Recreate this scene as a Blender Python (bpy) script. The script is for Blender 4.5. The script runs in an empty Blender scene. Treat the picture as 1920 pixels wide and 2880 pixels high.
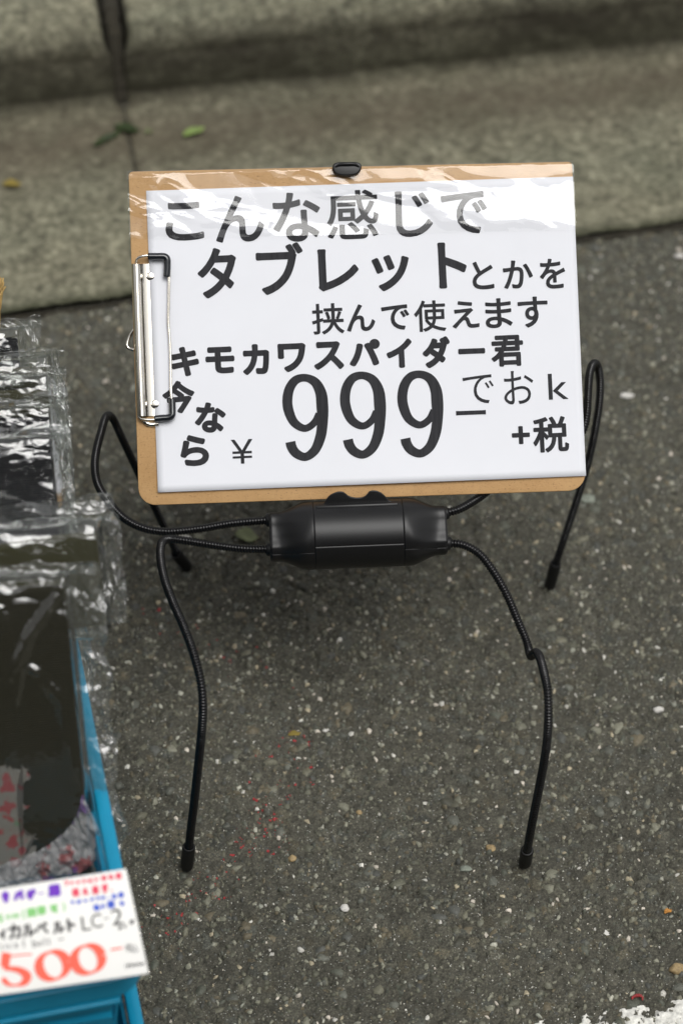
import bpy, bmesh, math, random
import numpy as np
from mathutils import Vector, Matrix, noise as mnoise

# ------------------------------------------------------------------ camera, sky, sun, exposure
SC = bpy.context.scene
COL = SC.collection
F = 6800.0            # focal length in pixels of the 1920x2880 photograph (85 mm on a 36 mm tall frame)
HC = 1.40             # camera height
TH = math.radians(45) # looking down by 45 degrees
SQ = math.sqrt(0.5)

cam_d = bpy.data.cameras.new('camera'); cam = bpy.data.objects.new('camera', cam_d); COL.objects.link(cam)
cam.location = (0, 0, HC); cam.rotation_euler = (TH, 0, 0)
cam_d.sensor_fit = 'VERTICAL'; cam_d.sensor_height = 36; cam_d.sensor_width = 24; cam_d.lens = 85
cam_d.clip_start = 0.05; cam_d.clip_end = 500
cam_d.dof.use_dof = True; cam_d.dof.focus_distance = 1.675; cam_d.dof.aperture_fstop = 4.8
SC.camera = cam

SUN_EL, SUN_AZ = math.radians(65.5), math.radians(148)   # azimuth clockwise from +Y : behind the photographer
w = bpy.data.worlds.new('World'); SC.world = w; w.use_nodes = True
nt = w.node_tree; nt.nodes.clear()
sky = nt.nodes.new('ShaderNodeTexSky'); sky.sky_type = 'NISHITA'; sky.sun_disc = False
sky.sun_elevation = SUN_EL; sky.sun_rotation = SUN_AZ; sky.dust_density = 4; sky.air_density = 1.0; sky.ozone_density = 1
hs = nt.nodes.new('ShaderNodeHueSaturation'); hs.inputs['Saturation'].default_value = 0.07
bg = nt.nodes.new('ShaderNodeBackground'); bg.inputs[1].default_value = 0.13
wo = nt.nodes.new('ShaderNodeOutputWorld')
nt.links.new(sky.outputs[0], hs.inputs['Color']); nt.links.new(hs.outputs[0], bg.inputs[0]); nt.links.new(bg.outputs[0], wo.inputs[0])
sd = bpy.data.lights.new('sun', 'SUN'); sd.energy = 1.5; sd.angle = math.radians(34); sd.color = (1.0, 0.985, 0.95)
sun = bpy.data.objects.new('sun', sd); COL.objects.link(sun)
sdir = Vector((math.sin(SUN_AZ) * math.cos(SUN_EL), math.cos(SUN_AZ) * math.cos(SUN_EL), math.sin(SUN_EL)))
sun.rotation_euler = sdir.to_track_quat('Z', 'Y').to_euler(); sun.location = (0, -2, 4)

SC.view_settings.view_transform = 'Standard'; SC.view_settings.look = 'None'
SC.view_settings.gamma = 1; SC.view_settings.use_curve_mapping = False
SC.view_settings.exposure = 0.04
SC.cycles.max_bounces = 10; SC.cycles.transparent_max_bounces = 24; SC.cycles.glossy_bounces = 4
SC.cycles.caustics_reflective = False; SC.cycles.caustics_refractive = False

random.seed(5); RNG = np.random.default_rng(7)

# ------------------------------------------------------------------ geometry of the place
def at(x, y, t):
    """point at depth t (m, along the optical axis) seen at photograph pixel x, y"""
    a = (x - 960) / F; b = (1440 - y) / F
    return Vector((t * a, t * SQ * (1 + b), HC - t * SQ * (1 - b)))
def ground(x, y, z=0.0):
    b = (1440 - y) / F
    return at(x, y, (HC - z) / (SQ * (1 - b)))

# ------------------------------------------------------------------ numpy noise
def hsh(ix, iy, s):
    h = (ix.astype(np.int64) * 374761393 + iy.astype(np.int64) * 668265263 + s * 1442695041) & 0xffffffff
    h = ((h ^ (h >> 13)) * 1274126177) & 0xffffffff
    h = ((h ^ (h >> 16)) * 2246822519) & 0xffffffff
    return ((h ^ (h >> 15)) & 0xffffff) / float(0xffffff)
def vnoise(x, y, s=0):
    ix = np.floor(x); iy = np.floor(y); fx = x - ix; fy = y - iy
    fx = fx * fx * (3 - 2 * fx); fy = fy * fy * (3 - 2 * fy)
    a = hsh(ix, iy, s); b = hsh(ix + 1, iy, s); c = hsh(ix, iy + 1, s); d = hsh(ix + 1, iy + 1, s)
    return (a * (1 - fx) + b * fx) * (1 - fy) + (c * (1 - fx) + d * fx) * fy
def fbm(x, y, s=0, o=4):
    r = 0; a = 1; n = 0
    for i in range(o):
        r = r + a * vnoise(x * 2 ** i + 7.3 * i, y * 2 ** i - 3.1 * i, s + i); n += a; a *= .5
    return r / n
def worley(x, y, s=0):
    ix = np.floor(x); iy = np.floor(y)
    f1 = np.full(x.shape, 9.); f2 = np.full(x.shape, 9.); cid = np.zeros(x.shape)
    for dx in (-1, 0, 1):
        for dy in (-1, 0, 1):
            cx = ix + dx; cy = iy + dy
            px = cx + .1 + .8 * hsh(cx, cy, s); py = cy + .1 + .8 * hsh(cx, cy, s + 11)
            d = np.hypot(px - x, py - y); c = hsh(cx, cy, s + 23)
            m = d < f1
            f2 = np.where(m, f1, np.minimum(f2, d)); cid = np.where(m, c, cid); f1 = np.where(m, d, f1)
    return f1, f2, cid
def sstep(a, b, x):
    t = np.clip((x - a) / (b - a), 0, 1); return t * t * (3 - 2 * t)

# ------------------------------------------------------------------ material helpers
def mat(name):
    m = bpy.data.materials.new(name); m.use_nodes = True; n = m.node_tree; n.nodes.clear()
    out = n.nodes.new('ShaderNodeOutputMaterial'); return m, n, out
def nd(n, typ, **kw):
    o = n.nodes.new(typ)
    for k, v in kw.items():
        if hasattr(o, k): setattr(o, k, v)
        else: o.inputs[k.replace('_', ' ')].default_value = v
    return o
def ramp(n, src, stops):
    r = n.nodes.new('ShaderNodeValToRGB'); e = r.color_ramp.elements
    while len(e) > 1: e.remove(e[-1])
    e[0].position = stops[0][0]; e[0].color = (*stops[0][1], 1) if len(stops[0][1]) == 3 else stops[0][1]
    for p, c in stops[1:]:
        k = e.new(p); k.color = (*c, 1)
    n.links.new(src, r.inputs[0]); return r.outputs[0]
def g3(v): return (v, v, v)
def mixc(n, fac, a, b, typ='MIX'):
    m = n.nodes.new('ShaderNodeMix'); m.data_type = 'RGBA'; m.blend_type = typ
    for i, v in ((0, fac), (6, a), (7, b)):
        if isinstance(v, bpy.types.NodeSocket): n.links.new(v, m.inputs[i])
        else: m.inputs[i].default_value = v if i == 0 else (*v, 1)
    return m.outputs[2]
def coord(n, kind='Object', scale=None):
    c = n.nodes.new('ShaderNodeTexCoord'); o = c.outputs[kind]
    if scale:
        mp = n.nodes.new('ShaderNodeMapping'); mp.inputs['Scale'].default_value = scale; n.links.new(o, mp.inputs[0]); o = mp.outputs[0]
    return o
def ntex(n, vec, scale, detail=4, rough=.6):
    t = n.nodes.new('ShaderNodeTexNoise'); t.inputs['Scale'].default_value = scale
    t.inputs['Detail'].default_value = detail; t.inputs['Roughness'].default_value = rough
    n.links.new(vec, t.inputs['Vector']); return t.outputs[0]
def vtex(n, vec, scale, feat='F1', out='Distance'):
    t = n.nodes.new('ShaderNodeTexVoronoi'); t.feature = feat; t.inputs['Scale'].default_value = scale
    n.links.new(vec, t.inputs['Vector']); return t.outputs[out]
def bump(n, h, strength, dist):
    b = n.nodes.new('ShaderNodeBump'); b.inputs['Strength'].default_value = strength; b.inputs['Distance'].default_value = dist
    n.links.new(h, b.inputs['Height']); return b.outputs[0]
def principled(n, out, col=None, rough=.5, metal=0, spec=.5, normal=None, coat=0, **kw):
    p = n.nodes.new('ShaderNodeBsdfPrincipled')
    for nm, v in (('Base Color', col), ('Roughness', rough), ('Metallic', metal), ('Specular IOR Level', spec), ('Normal', normal), ('Coat Weight', coat)):
        if v is None: continue
        if isinstance(v, bpy.types.NodeSocket): n.links.new(v, p.inputs[nm])
        elif nm == 'Base Color': p.inputs[nm].default_value = (*v, 1)
        else: p.inputs[nm].default_value = v
    for k, v in kw.items(): p.inputs[k.replace('_', ' ')].default_value = v
    n.links.new(p.outputs[0], out.inputs[0]); return p

def m_asphalt():
    m, n, o = mat('asphalt'); oc = coord(n)
    a = n.nodes.new('ShaderNodeAttribute'); a.attribute_name = 'tone'
    c = mixc(n, 1, a.outputs['Color'], ramp(n, ntex(n, oc, 650, 4, .8), [(.32, g3(.42)), (.5, g3(.95)), (.68, g3(1.9))]), 'MULTIPLY')
    sp = vtex(n, oc, 700); sc = vtex(n, oc, 700, out='Color')
    sep = n.nodes.new('ShaderNodeSeparateColor'); n.links.new(sc, sep.inputs[0])
    msk = ramp(n, sep.outputs[0], [(.92, g3(0)), (.93, g3(1))])
    msk2 = ramp(n, sp, [(.25, g3(1)), (.4, g3(0))])
    mm = n.nodes.new('ShaderNodeMath'); mm.operation = 'MULTIPLY'; n.links.new(msk, mm.inputs[0]); n.links.new(msk2, mm.inputs[1])
    c = mixc(n, mm.outputs[0], c, (.42, .42, .38))
    big = ntex(n, oc, 6, 3)
    c = mixc(n, 1, c, ramp(n, big, [(.3, g3(.85)), (.7, g3(1.12))]), 'MULTIPLY')
    nb = bump(n, ntex(n, oc, 800, 4, .75), 1.0, .0012)
    principled(n, o, c, .72, spec=.42, normal=nb); return m
def m_stone():
    m, n, o = mat('aggregate_stone'); oc = coord(n)
    a = n.nodes.new('ShaderNodeAttribute'); a.attribute_name = 'tone'
    c = mixc(n, 1, a.outputs['Color'], ramp(n, ntex(n, oc, 700, 3), [(.3, g3(.72)), (.7, g3(1.2))]), 'MULTIPLY')
    principled(n, o, c, .6, spec=.4, normal=bump(n, ntex(n, oc, 1200, 3), .4, .0004)); return m
def m_concrete():
    m, n, o = mat('kerb_concrete'); oc = coord(n)
    a = n.nodes.new('ShaderNodeAttribute'); a.attribute_name = 'grime'
    base = ramp(n, ntex(n, oc, 150, 5, .75), [(.3, (.088, .088, .062)), (.5, (.168, .165, .120)), (.7, (.285, .275, .21))])
    sp = ramp(n, ntex(n, oc, 75, 2, .5), [(.30, g3(.6)), (.43, g3(.94)), (.56, g3(1.08)), (.70, g3(1.45))])
    c = mixc(n, 1, base, sp, 'MULTIPLY')
    c = mixc(n, 1, c, ramp(n, ntex(n, oc, 9, 4), [(.3, (.86, .88, .84)), (.7, (1.12, 1.08, 1.02))]), 'MULTIPLY')
    sep = n.nodes.new('ShaderNodeSeparateColor'); n.links.new(a.outputs['Color'], sep.inputs[0])
    dn = ramp(n, ntex(n, oc, 45, 5, .7), [(.25, g3(.78)), (.6, g3(1.1))])
    def mul(s, t):
        q = n.nodes.new('ShaderNodeMath'); q.operation = 'MULTIPLY'; q.use_clamp = True; n.links.new(s, q.inputs[0]); n.links.new(t, q.inputs[1]); return q.outputs[0]
    c = mixc(n, mul(sep.outputs[0], dn), c, (.034, .030, .020))     # black weathering crust of the kerb face
    c = mixc(n, mul(sep.outputs[1], dn), c, (.085, .068, .046))     # brown silt in the gutter
    c = mixc(n, mul(sep.outputs[2], dn), c, (.030, .034, .014))     # moss
    nb = bump(n, ntex(n, oc, 350, 5, .7), .6, .001)
    principled(n, o, c, .85, spec=.3, normal=nb); return m
def simple(name, col, rough=.5, metal=0, spec=.5, nscale=None, namp=.1, bscale=None, bstr=.2, bdist=.0003, coat=0, **kw):
    m, n, o = mat(name); oc = coord(n); c = col; nb = None
    if nscale: c = mixc(n, 1, col, ramp(n, ntex(n, oc, nscale, 4), [(.3, g3(1 - namp)), (.7, g3(1 + namp))]), 'MULTIPLY')
    if bscale: nb = bump(n, ntex(n, oc, bscale, 3), bstr, bdist)
    principled(n, o, c, rough, metal, spec, nb, coat, **kw); return m
def m_mdf():
    m, n, o = mat('hardboard'); oc = coord(n)
    c = ramp(n, ntex(n, oc, 40, 5, .7), [(.3, (.47, .275, .115)), (.7, (.57, .35, .16))])
    v = ntex(n, coord(n, scale=(1, 2.2, 1)), 620, 2, .8)
    c = mixc(n, ramp(n, v, [(.30, g3(.75)), (.40, g3(0))]), c, (.17, .085, .04))
    c = mixc(n, ramp(n, v, [(.62, g3(0)), (.75, g3(.45))]), c, (.72, .5, .28))
    principled(n, o, c, .55, spec=.35, normal=bump(n, v, .15, .0003)); return m
def m_ink():
    m, n, o = mat('printed_ink'); oc = coord(n, scale=(1, .06, 1))
    c = ramp(n, ntex(n, oc, 500, 3), [(.3, (.015, .015, .018)), (.72, (.034, .034, .039))])
    principled(n, o, c, .75, spec=.3); return m
def film(name, gain=1.0, rough=.06, haze=.05, tint=(.97, .98, .97), bs=.25):
    m, n, o = mat(name); oc = coord(n)
    fr = n.nodes.new('ShaderNodeFresnel')
    ge = n.nodes.new('ShaderNodeNewGeometry'); io = n.nodes.new('ShaderNodeMapRange'); n.links.new(ge.outputs['Backfacing'], io.inputs[0])
    io.inputs['To Min'].default_value = 1.5; io.inputs['To Max'].default_value = 1 / 1.5; n.links.new(io.outputs[0], fr.inputs[0])   # a thin film reflects alike from both sides
    nb = bump(n, ntex(n, oc, 160, 3, .6), bs, .0008); n.links.new(nb, fr.inputs['Normal'])
    mu = n.nodes.new('ShaderNodeMath'); mu.operation = 'MULTIPLY'; mu.use_clamp = True; mu.inputs[1].default_value = 1.9 * gain; n.links.new(fr.outputs[0], mu.inputs[0])
    tr = n.nodes.new('ShaderNodeBsdfTransparent'); tr.inputs[0].default_value = (*tint, 1)
    df = n.nodes.new('ShaderNodeBsdfDiffuse'); df.inputs[0].default_value = (.8, .82, .8, 1)
    tl = n.nodes.new('ShaderNodeBsdfTranslucent'); tl.inputs[0].default_value = (.8, .82, .8, 1)
    dm = n.nodes.new('ShaderNodeMixShader'); dm.inputs[0].default_value = .5; n.links.new(df.outputs[0], dm.inputs[1]); n.links.new(tl.outputs[0], dm.inputs[2])
    m1 = n.nodes.new('ShaderNodeMixShader'); m1.inputs[0].default_value = haze; n.links.new(tr.outputs[0], m1.inputs[1]); n.links.new(dm.outputs[0], m1.inputs[2])
    gl = n.nodes.new('ShaderNodeBsdfGlossy'); gl.inputs['Roughness'].default_value = rough; n.links.new(nb, gl.inputs['Normal'])
    m2 = n.nodes.new('ShaderNodeMixShader'); m2.name='film'; n.links.new(mu.outputs[0], m2.inputs[0]); n.links.new(m1.outputs[0], m2.inputs[1]); n.links.new(gl.outputs[0], m2.inputs[2])
    n.links.new(m2.outputs[0], o.inputs[0]); return m
def m_web(name, c1, c2):
    m, n, o = mat(name); oc = coord(n)
    wv = n.nodes.new('ShaderNodeTexWave'); wv.bands_direction = 'Y'; wv.inputs['Scale'].default_value = 210; wv.inputs['Distortion'].default_value = 1.5
    n.links.new(oc, wv.inputs[0])
    c = mixc(n, wv.outputs[1], c1, c2)
    principled(n, o, c, .9, spec=.2, normal=bump(n, wv.outputs[1], .5, .0008)); return m

def m_painted_refl(name, pale, cols, trans):
    m, n, o = mat(name); oc = coord(n); c = pale
    for k, (cl, sc_, th_) in enumerate(cols):
        mp = n.nodes.new('ShaderNodeMapping'); mp.inputs['Location'].default_value = (k * 3.3, k, 0); n.links.new(oc, mp.inputs[0])
        c = mixc(n, ramp(n, ntex(n, mp.outputs[0], sc_, 3), [(th_, g3(0)), (th_ + .05, g3(.8))]), c, cl)
    p = principled(n, o, c, .35, spec=.5)
    if trans:
        tr = n.nodes.new('ShaderNodeBsdfTransparent'); mx = n.nodes.new('ShaderNodeMixShader'); mx.inputs[0].default_value = 1 - trans
        n.links.new(tr.outputs[0], mx.inputs[1]); n.links.new(p.outputs[0], mx.inputs[2]); n.links.new(mx.outputs[0], o.inputs[0])
    return m
M = dict(
    leafa=simple('orange_leaf', (.45, .20, .03), .6, nscale=300, namp=.4), scrap=simple('red_scrap', (.30, .03, .03), .5, nscale=600, namp=.4),
    mortar=simple('joint_mortar', (.06, .055, .04), .9, nscale=120, namp=.4, bscale=300, bstr=.8, bdist=.001),
    refl_patch=m_painted_refl('reflection_patch', (.17, .155, .135), [((.24, .03, .035), 120, .535), ((.08, .16, .08), 50, .64)], 0),  # reflected card writing painted as colour, here and on the hem
    hem=m_painted_refl('reflection_hem', (.42, .42, .42), [((.40, .06, .06), 60, .56), ((.16, .05, .32), 45, .60), ((.12, .30, .14), 50, .66)], .55),
    facade=simple('dark_facade', (.085, .075, .065), .8, nscale=2, namp=.2), pane=simple('dark_window_glass', (.02, .025, .03), .08, spec=.6),  # facade toned dark for its reflection in film and plastic
    asphalt=m_asphalt(), stone=m_stone(), concrete=m_concrete(), mdf=m_mdf(), ink=m_ink(),
    paper=simple('white_paper', (.80, .81, .855), .75, spec=.3, nscale=25, namp=.012, bscale=600, bstr=.05),
    paint=simple('worn_road_paint', (.66, .65, .60), .75, nscale=330, namp=.35, bscale=500, bstr=.4, bdist=.0006),
    red=simple('red_spray_paint', (.36, .028, .032), .6, nscale=600, namp=.35),
    soil=simple('joint_soil', (.028, .024, .015), .95, nscale=200, namp=.4, bscale=300, bstr=1, bdist=.002),
    pavement=simple('pavement_concrete', (.2, .195, .16), .85, nscale=60, namp=.3, bscale=200, bstr=.6, bdist=.001),
    plastic=simple('black_plastic', (.006, .006, .0065), .40, spec=.42, bscale=2500, bstr=.12, bdist=.0002),
    seam=simple('dark_seam', (.004, .004, .004), .6),
    goose=simple('black_gooseneck', (.005, .005, .0055), .24, spec=.42),
    rubber=simple('black_rubber', (.008, .008, .008), .5, spec=.3, bscale=1500, bstr=.1),
    gloss=simple('glossy_black_sleeve', (.010, .012, .016), .16, spec=.6),
    chrome=simple('nickel_plate', (.80, .76, .68), .13, metal=1, bscale=120, bstr=.12, bdist=.0006),
    tape=film('clear_packing_tape', .74, .03, .0, (1, 1, 1), 0),
    bag=film('clear_bag_film', 1.35, .09, .012, (.96, .975, .965)),
    fin=film('crumpled_bag_seam', 1.5, .20, .10, (.93, .95, .93)),
    olive=m_web('olive_webbing', (.034, .032, .016), (.055, .052, .026)),
    darkolive=m_web('dark_olive_webbing', (.009, .008, .004), (.030, .027, .014)),
    black=m_web('black_webbing', (.007, .007, .008), (.014, .014, .016)),
    blue=simple('blue_plastic', (.006, .25, .42), .35, spec=.5, nscale=30, namp=.08, bscale=300, bstr=.08, Subsurface_Weight=.0),
    card=simple('white_card', (.86, .85, .82), .55, spec=.4),
    purple=simple('purple_marker', (.16, .03, .52), .7), redm=simple('red_marker', (.92, .13, .08), .7),
    pink=simple('pink_red_marker', (.80, .07, .13), .7), green=simple('green_marker', (.25, .60, .20), .7), bluem=simple('blue_marker', (.06, .12, .62), .7),
    blackm=simple('black_marker', (.02, .018, .022), .7),
    leafg=simple('green_leaf', (.19, .27, .07), .55, nscale=90, namp=.3), leafd=simple('dark_green_leaf', (.022, .040, .006), .55, nscale=60, namp=.5),
    leafy=simple('yellow_leaf', (.24, .18, .03), .6, nscale=90, namp=.35), leafo=simple('grey_green_leaf', (.15, .17, .08), .65, nscale=60, namp=.25),
    tan=simple('tan_fibre', (.42, .28, .10), .9, nscale=200, namp=.4),
    peb_w=simple('white_pebble', (.62, .60, .56), .7, nscale=400, namp=.15, bscale=500, bstr=.4, bdist=.0006),
    peb_t=simple('tan_pebble', (.33, .24, .12), .7, nscale=300, namp=.4, bscale=500, bstr=.5, bdist=.0008),
    peb_g=simple('grey_pebble', (.20, .22, .18), .75, nscale=300, namp=.3, bscale=500, bstr=.5, bdist=.0006),
)

# ------------------------------------------------------------------ object helpers
def link(name, me, mtl=None, parent=None, mw=None, smooth=True):
    o = bpy.data.objects.new(name, me); COL.objects.link(o)
    if mtl is not None: me.materials.append(mtl)
    if smooth and len(me.polygons): me.polygons.foreach_set('use_smooth', [True] * len(me.polygons))
    if parent is not None: o.parent = parent
    if mw is not None: o.matrix_world = mw
    return o
def mesh(name, v, f, mtl=None, parent=None, mw=None, smooth=True, sharp=None):
    me = bpy.data.meshes.new(name); me.from_pydata([tuple(p) for p in v], [], [tuple(map(int, p)) for p in f]); me.update()
    o = link(name, me, mtl, parent, mw, smooth)
    if sharp is not None: me.set_sharp_from_angle(angle=math.radians(sharp))
    return o
def tag(o, label, cat, group=None, kind=None):
    if label: o['label'] = label
    if cat: o['category'] = cat
    if group: o['group'] = group
    if kind: o['kind'] = kind
    return o
def struct(o): o['kind'] = 'structure'; return o
def empty(name, loc=(0, 0, 0), rot=None):
    o = bpy.data.objects.new(name, None); COL.objects.link(o); o.location = loc; o.empty_display_size = .02
    if rot is not None: o.matrix_world = rot
    bpy.context.view_layer.update()
    return o
def gridfaces(nu, nv, off=0, wrap=False):
    i, j = np.meshgrid(np.arange(nu - 1 + (1 if wrap else 0)), np.arange(nv - 1), indexing='ij')
    i2 = (i + 1) % nu
    a = i * nv + j; b = i2 * nv + j
    return (np.stack([a, b, b + 1, a + 1], -1).reshape(-1, 4) + off)
def gridmesh(name, P, mtl, parent=None, mw=None, wrap=False, flip=False):
    nu, nv = P.shape[:2]; f = gridfaces(nu, nv, wrap=wrap)
    if flip: f = f[:, ::-1]
    me = bpy.data.meshes.new(name); me.vertices.add(nu * nv); me.vertices.foreach_set('co', P.reshape(-1).astype(np.float32))
    me.loops.add(f.size); me.loops.foreach_set('vertex_index', f.reshape(-1).astype(np.int32))
    me.polygons.add(len(f)); me.polygons.foreach_set('loop_start', np.arange(0, f.size, 4, dtype=np.int32))
    me.update(); me.validate()
    return link(name, me, mtl, parent, mw)
def setcol(me, name, arr):
    a = me.color_attributes.new(name, 'FLOAT_COLOR', 'POINT')
    c = np.ones((len(me.vertices), 4), np.float32); c[:, :3] = arr; a.data.foreach_set('color', c.reshape(-1))
def spline(pts, n):
    """Catmull-Rom through pts (any dimension), resampled to n points evenly spaced"""
    P = np.array([list(p) for p in pts], float); P = np.vstack([2 * P[0] - P[1], P, 2 * P[-1] - P[-2]])
    out = []
    for i in range(1, len(P) - 2):
        p0, p1, p2, p3 = P[i - 1:i + 3]
        # centripetal
        def tj(ti, a, b): return ti + max(np.linalg.norm((b - a)[:3]), 1e-7) ** .5
        t0 = 0; t1 = tj(t0, p0, p1); t2 = tj(t1, p1, p2); t3 = tj(t2, p2, p3)
        t = np.linspace(t1, t2, 24, endpoint=False)[:, None]
        A1 = (t1 - t) / (t1 - t0) * p0 + (t - t0) / (t1 - t0) * p1; A2 = (t2 - t) / (t2 - t1) * p1 + (t - t1) / (t2 - t1) * p2
        A3 = (t3 - t) / (t3 - t2) * p2 + (t - t2) / (t3 - t2) * p3
        B1 = (t2 - t) / (t2 - t0) * A1 + (t - t0) / (t2 - t0) * A2; B2 = (t3 - t) / (t3 - t1) * A2 + (t - t1) / (t3 - t1) * A3
        out.append((t2 - t) / (t2 - t1) * B1 + (t - t1) / (t2 - t1) * B2)
    C = np.vstack(out + [P[-2][None]])
    d = np.r_[0, np.cumsum(np.linalg.norm(np.diff(C[:, :3], axis=0), axis=1))]
    s = np.linspace(0, d[-1], n)
    return np.stack([np.interp(s, d, C[:, k]) for k in range(C.shape[1])], 1), d[-1]
def sweep(C, R, seg=14, flat=(1, 1), up=None, caps=True):
    """tube along C (n,3) with radii R (n)"""
    n = len(C); T = np.gradient(C, axis=0); T /= np.linalg.norm(T, axis=1)[:, None]
    u = np.array(up if up is not None else ([0, 0, 1] if abs(T[0][2]) < .9 else [1, 0, 0]), float)
    U = np.zeros((n, 3)); u = u - T[0] * (u @ T[0]); u /= np.linalg.norm(u); U[0] = u
    for i in range(1, n):
        u = U[i - 1] - T[i] * (U[i - 1] @ T[i]); U[i] = u / np.linalg.norm(u)
    B = np.cross(T, U); a = np.arange(seg) / seg * 2 * math.pi
    R = np.broadcast_to(R, (n,))
    V = C[:, None, :] + R[:, None, None] * (np.cos(a)[None, :, None] * flat[0] * U[:, None, :] + np.sin(a)[None, :, None] * flat[1] * B[:, None, :])
    v = V.reshape(-1, 3); f = []
    i, j = np.meshgrid(np.arange(n - 1), np.arange(seg), indexing='ij'); j2 = (j + 1) % seg
    f = np.stack([i * seg + j, i * seg + j2, (i + 1) * seg + j2, (i + 1) * seg + j], -1).reshape(-1, 4).tolist()
    if caps: f += [list(range(seg))[::-1], [(n - 1) * seg + k for k in range(seg)]]
    return v, f
def join(parts):
    v = []; f = []
    for a, b in parts:
        k = len(v); v += [tuple(p) for p in a]; f += [[q + k for q in p] for p in b]
    return v, f
def box(c, s, R=None):
    v = []; R = R or Matrix.Identity(3)
    for x in (-1, 1):
        for y in (-1, 1):
            for z in (-1, 1):
                v.append(Vector(c) + R @ Vector((x * s[0] / 2, y * s[1] / 2, z * s[2] / 2)))
    return v, [[0, 1, 3, 2], [4, 6, 7, 5], [0, 4, 5, 1], [2, 3, 7, 6], [0, 2, 6, 4], [1, 5, 7, 3]]
def bevelled(name, v, f, w, mtl, parent=None, mw=None, seg=2, ang=35):
    bm = bmesh.new(); bv = [bm.verts.new(p) for p in v]
    for q in f:
        try: bm.faces.new([bv[k] for k in q])
        except ValueError: pass
    bmesh.ops.recalc_face_normals(bm, faces=bm.faces)
    es = [e for e in bm.edges if len(e.link_faces) == 2 and e.calc_face_angle(0) > math.radians(ang)]
    bmesh.ops.bevel(bm, geom=es, offset=w, segments=seg, profile=.5, affect='EDGES', clamp_overlap=True)
    me = bpy.data.meshes.new(name); bm.to_mesh(me); bm.free()
    o = link(name, me, mtl, parent, mw); me.set_sharp_from_angle(angle=math.radians(50)); return o
def prism(outline, c0, c1):
    n = len(outline); v = [(x, y, c0) for x, y in outline] + [(x, y, c1) for x, y in outline]
    f = [list(range(n))[::-1], list(range(n, 2 * n))] + [[i, (i + 1) % n, n + (i + 1) % n, n + i] for i in range(n)]
    return v, f

# ================================================================== THE GROUND
# lines on the ground: asphalt/gutter edge and foot of the kerb
E0, E1 = ground(136, 884), ground(1647, 673)
B0, B1 = ground(0, 338), ground(1920, 146)
def lin(P, Q, x): return P.y + (Q.y - P.y) * (x - P.x) / (Q.x - P.x)
def road_h(x, y):
    """relief of the asphalt: stones of two sizes with dark gaps; returns height, tone"""
    wx = x + .0012 * (fbm(x * 300, y * 300, 3, 2) - .5) * 2; wy = y + .0012 * (fbm(x * 300, y * 300, 9, 2) - .5) * 2
    f1, f2, c = worley(wx * 105, wy * 105, 1)
    g1, g2, d = worley(wx * 260, wy * 260, 5)
    big = sstep(.68, .73, hsh(np.floor(c * 1e5), np.floor(c * 7e4), 4)) * sstep(.05, .16, f2 - f1)
    hb = .0005 + (c - .5) * .0016
    sm = sstep(.0, .3, g2 - g1)
    hs_ = -.0013 + .0012 * sm + (d - .5) * .0013 - .0022 * sstep(.64, .74, fbm(x * 150, y * 150, 88, 3))
    h = big * hb + (1 - big) * hs_
    h = h + .0006 * (fbm(x * 700, y * 700, 31, 2) - .5) + .0020 * (fbm(x * 9, y * 9, 17, 2) - .5)
    tone = big * (.7 + .6 * hsh(np.floor(c * 3e5), np.floor(c * 9e4), 8)) + (1 - big) * (.72 + .32 * sm + .42 * (hsh(np.floor(d * 3e5), np.floor(d * 9e4), 18) - .5))
    hue = np.where(big > .5, hsh(np.floor(c * 2e5), np.floor(c * 5e4), 12), .45)
    return h, tone, hue
def axis(lo, hi, step, far):
    a = np.arange(lo, hi + step * .5, step); g = []; s = step; p = hi
    while p < far: s *= 1.5; p += s; g.append(p)
    return np.r_[[lo - (q - hi) for q in g][::-1], a, g]
XS = axis(-.42, .42, .0016, 60); YS = axis(.70, 1.86, .0016, 60)
X, Y = np.meshgrid(XS, YS, indexing='ij')
near = sstep(.62, .44, np.abs(X)) * sstep(.55, .68, Y) * sstep(2.1, 1.88, Y)
msk = near > 0
Hh = np.zeros(X.shape); Tn = np.full(X.shape, .95); Hu = np.full(X.shape, .45)
h_, t_, u_ = road_h(X[msk], Y[msk]); Hh[msk] = h_ * near[msk]; Tn[msk] = t_; Hu[msk] = u_
P = np.stack([X, Y, Hh], -1)
road = struct(gridmesh('road', P, M['asphalt'])); road['label'] = 'dark worn asphalt road surface under the stand'
base = np.array([.088, .084, .064])
hue = Hu.reshape(-1, 1)
col = base * (1 + np.where(hue < .2, np.array([[-.06, .0, .07]]), np.where(hue > .85, np.array([[.10, .05, -.04]]), np.array([[0., 0., 0.]]))))
setcol(road.data, 'tone', col * Tn.reshape(-1, 1))
del X, Y, P

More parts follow.
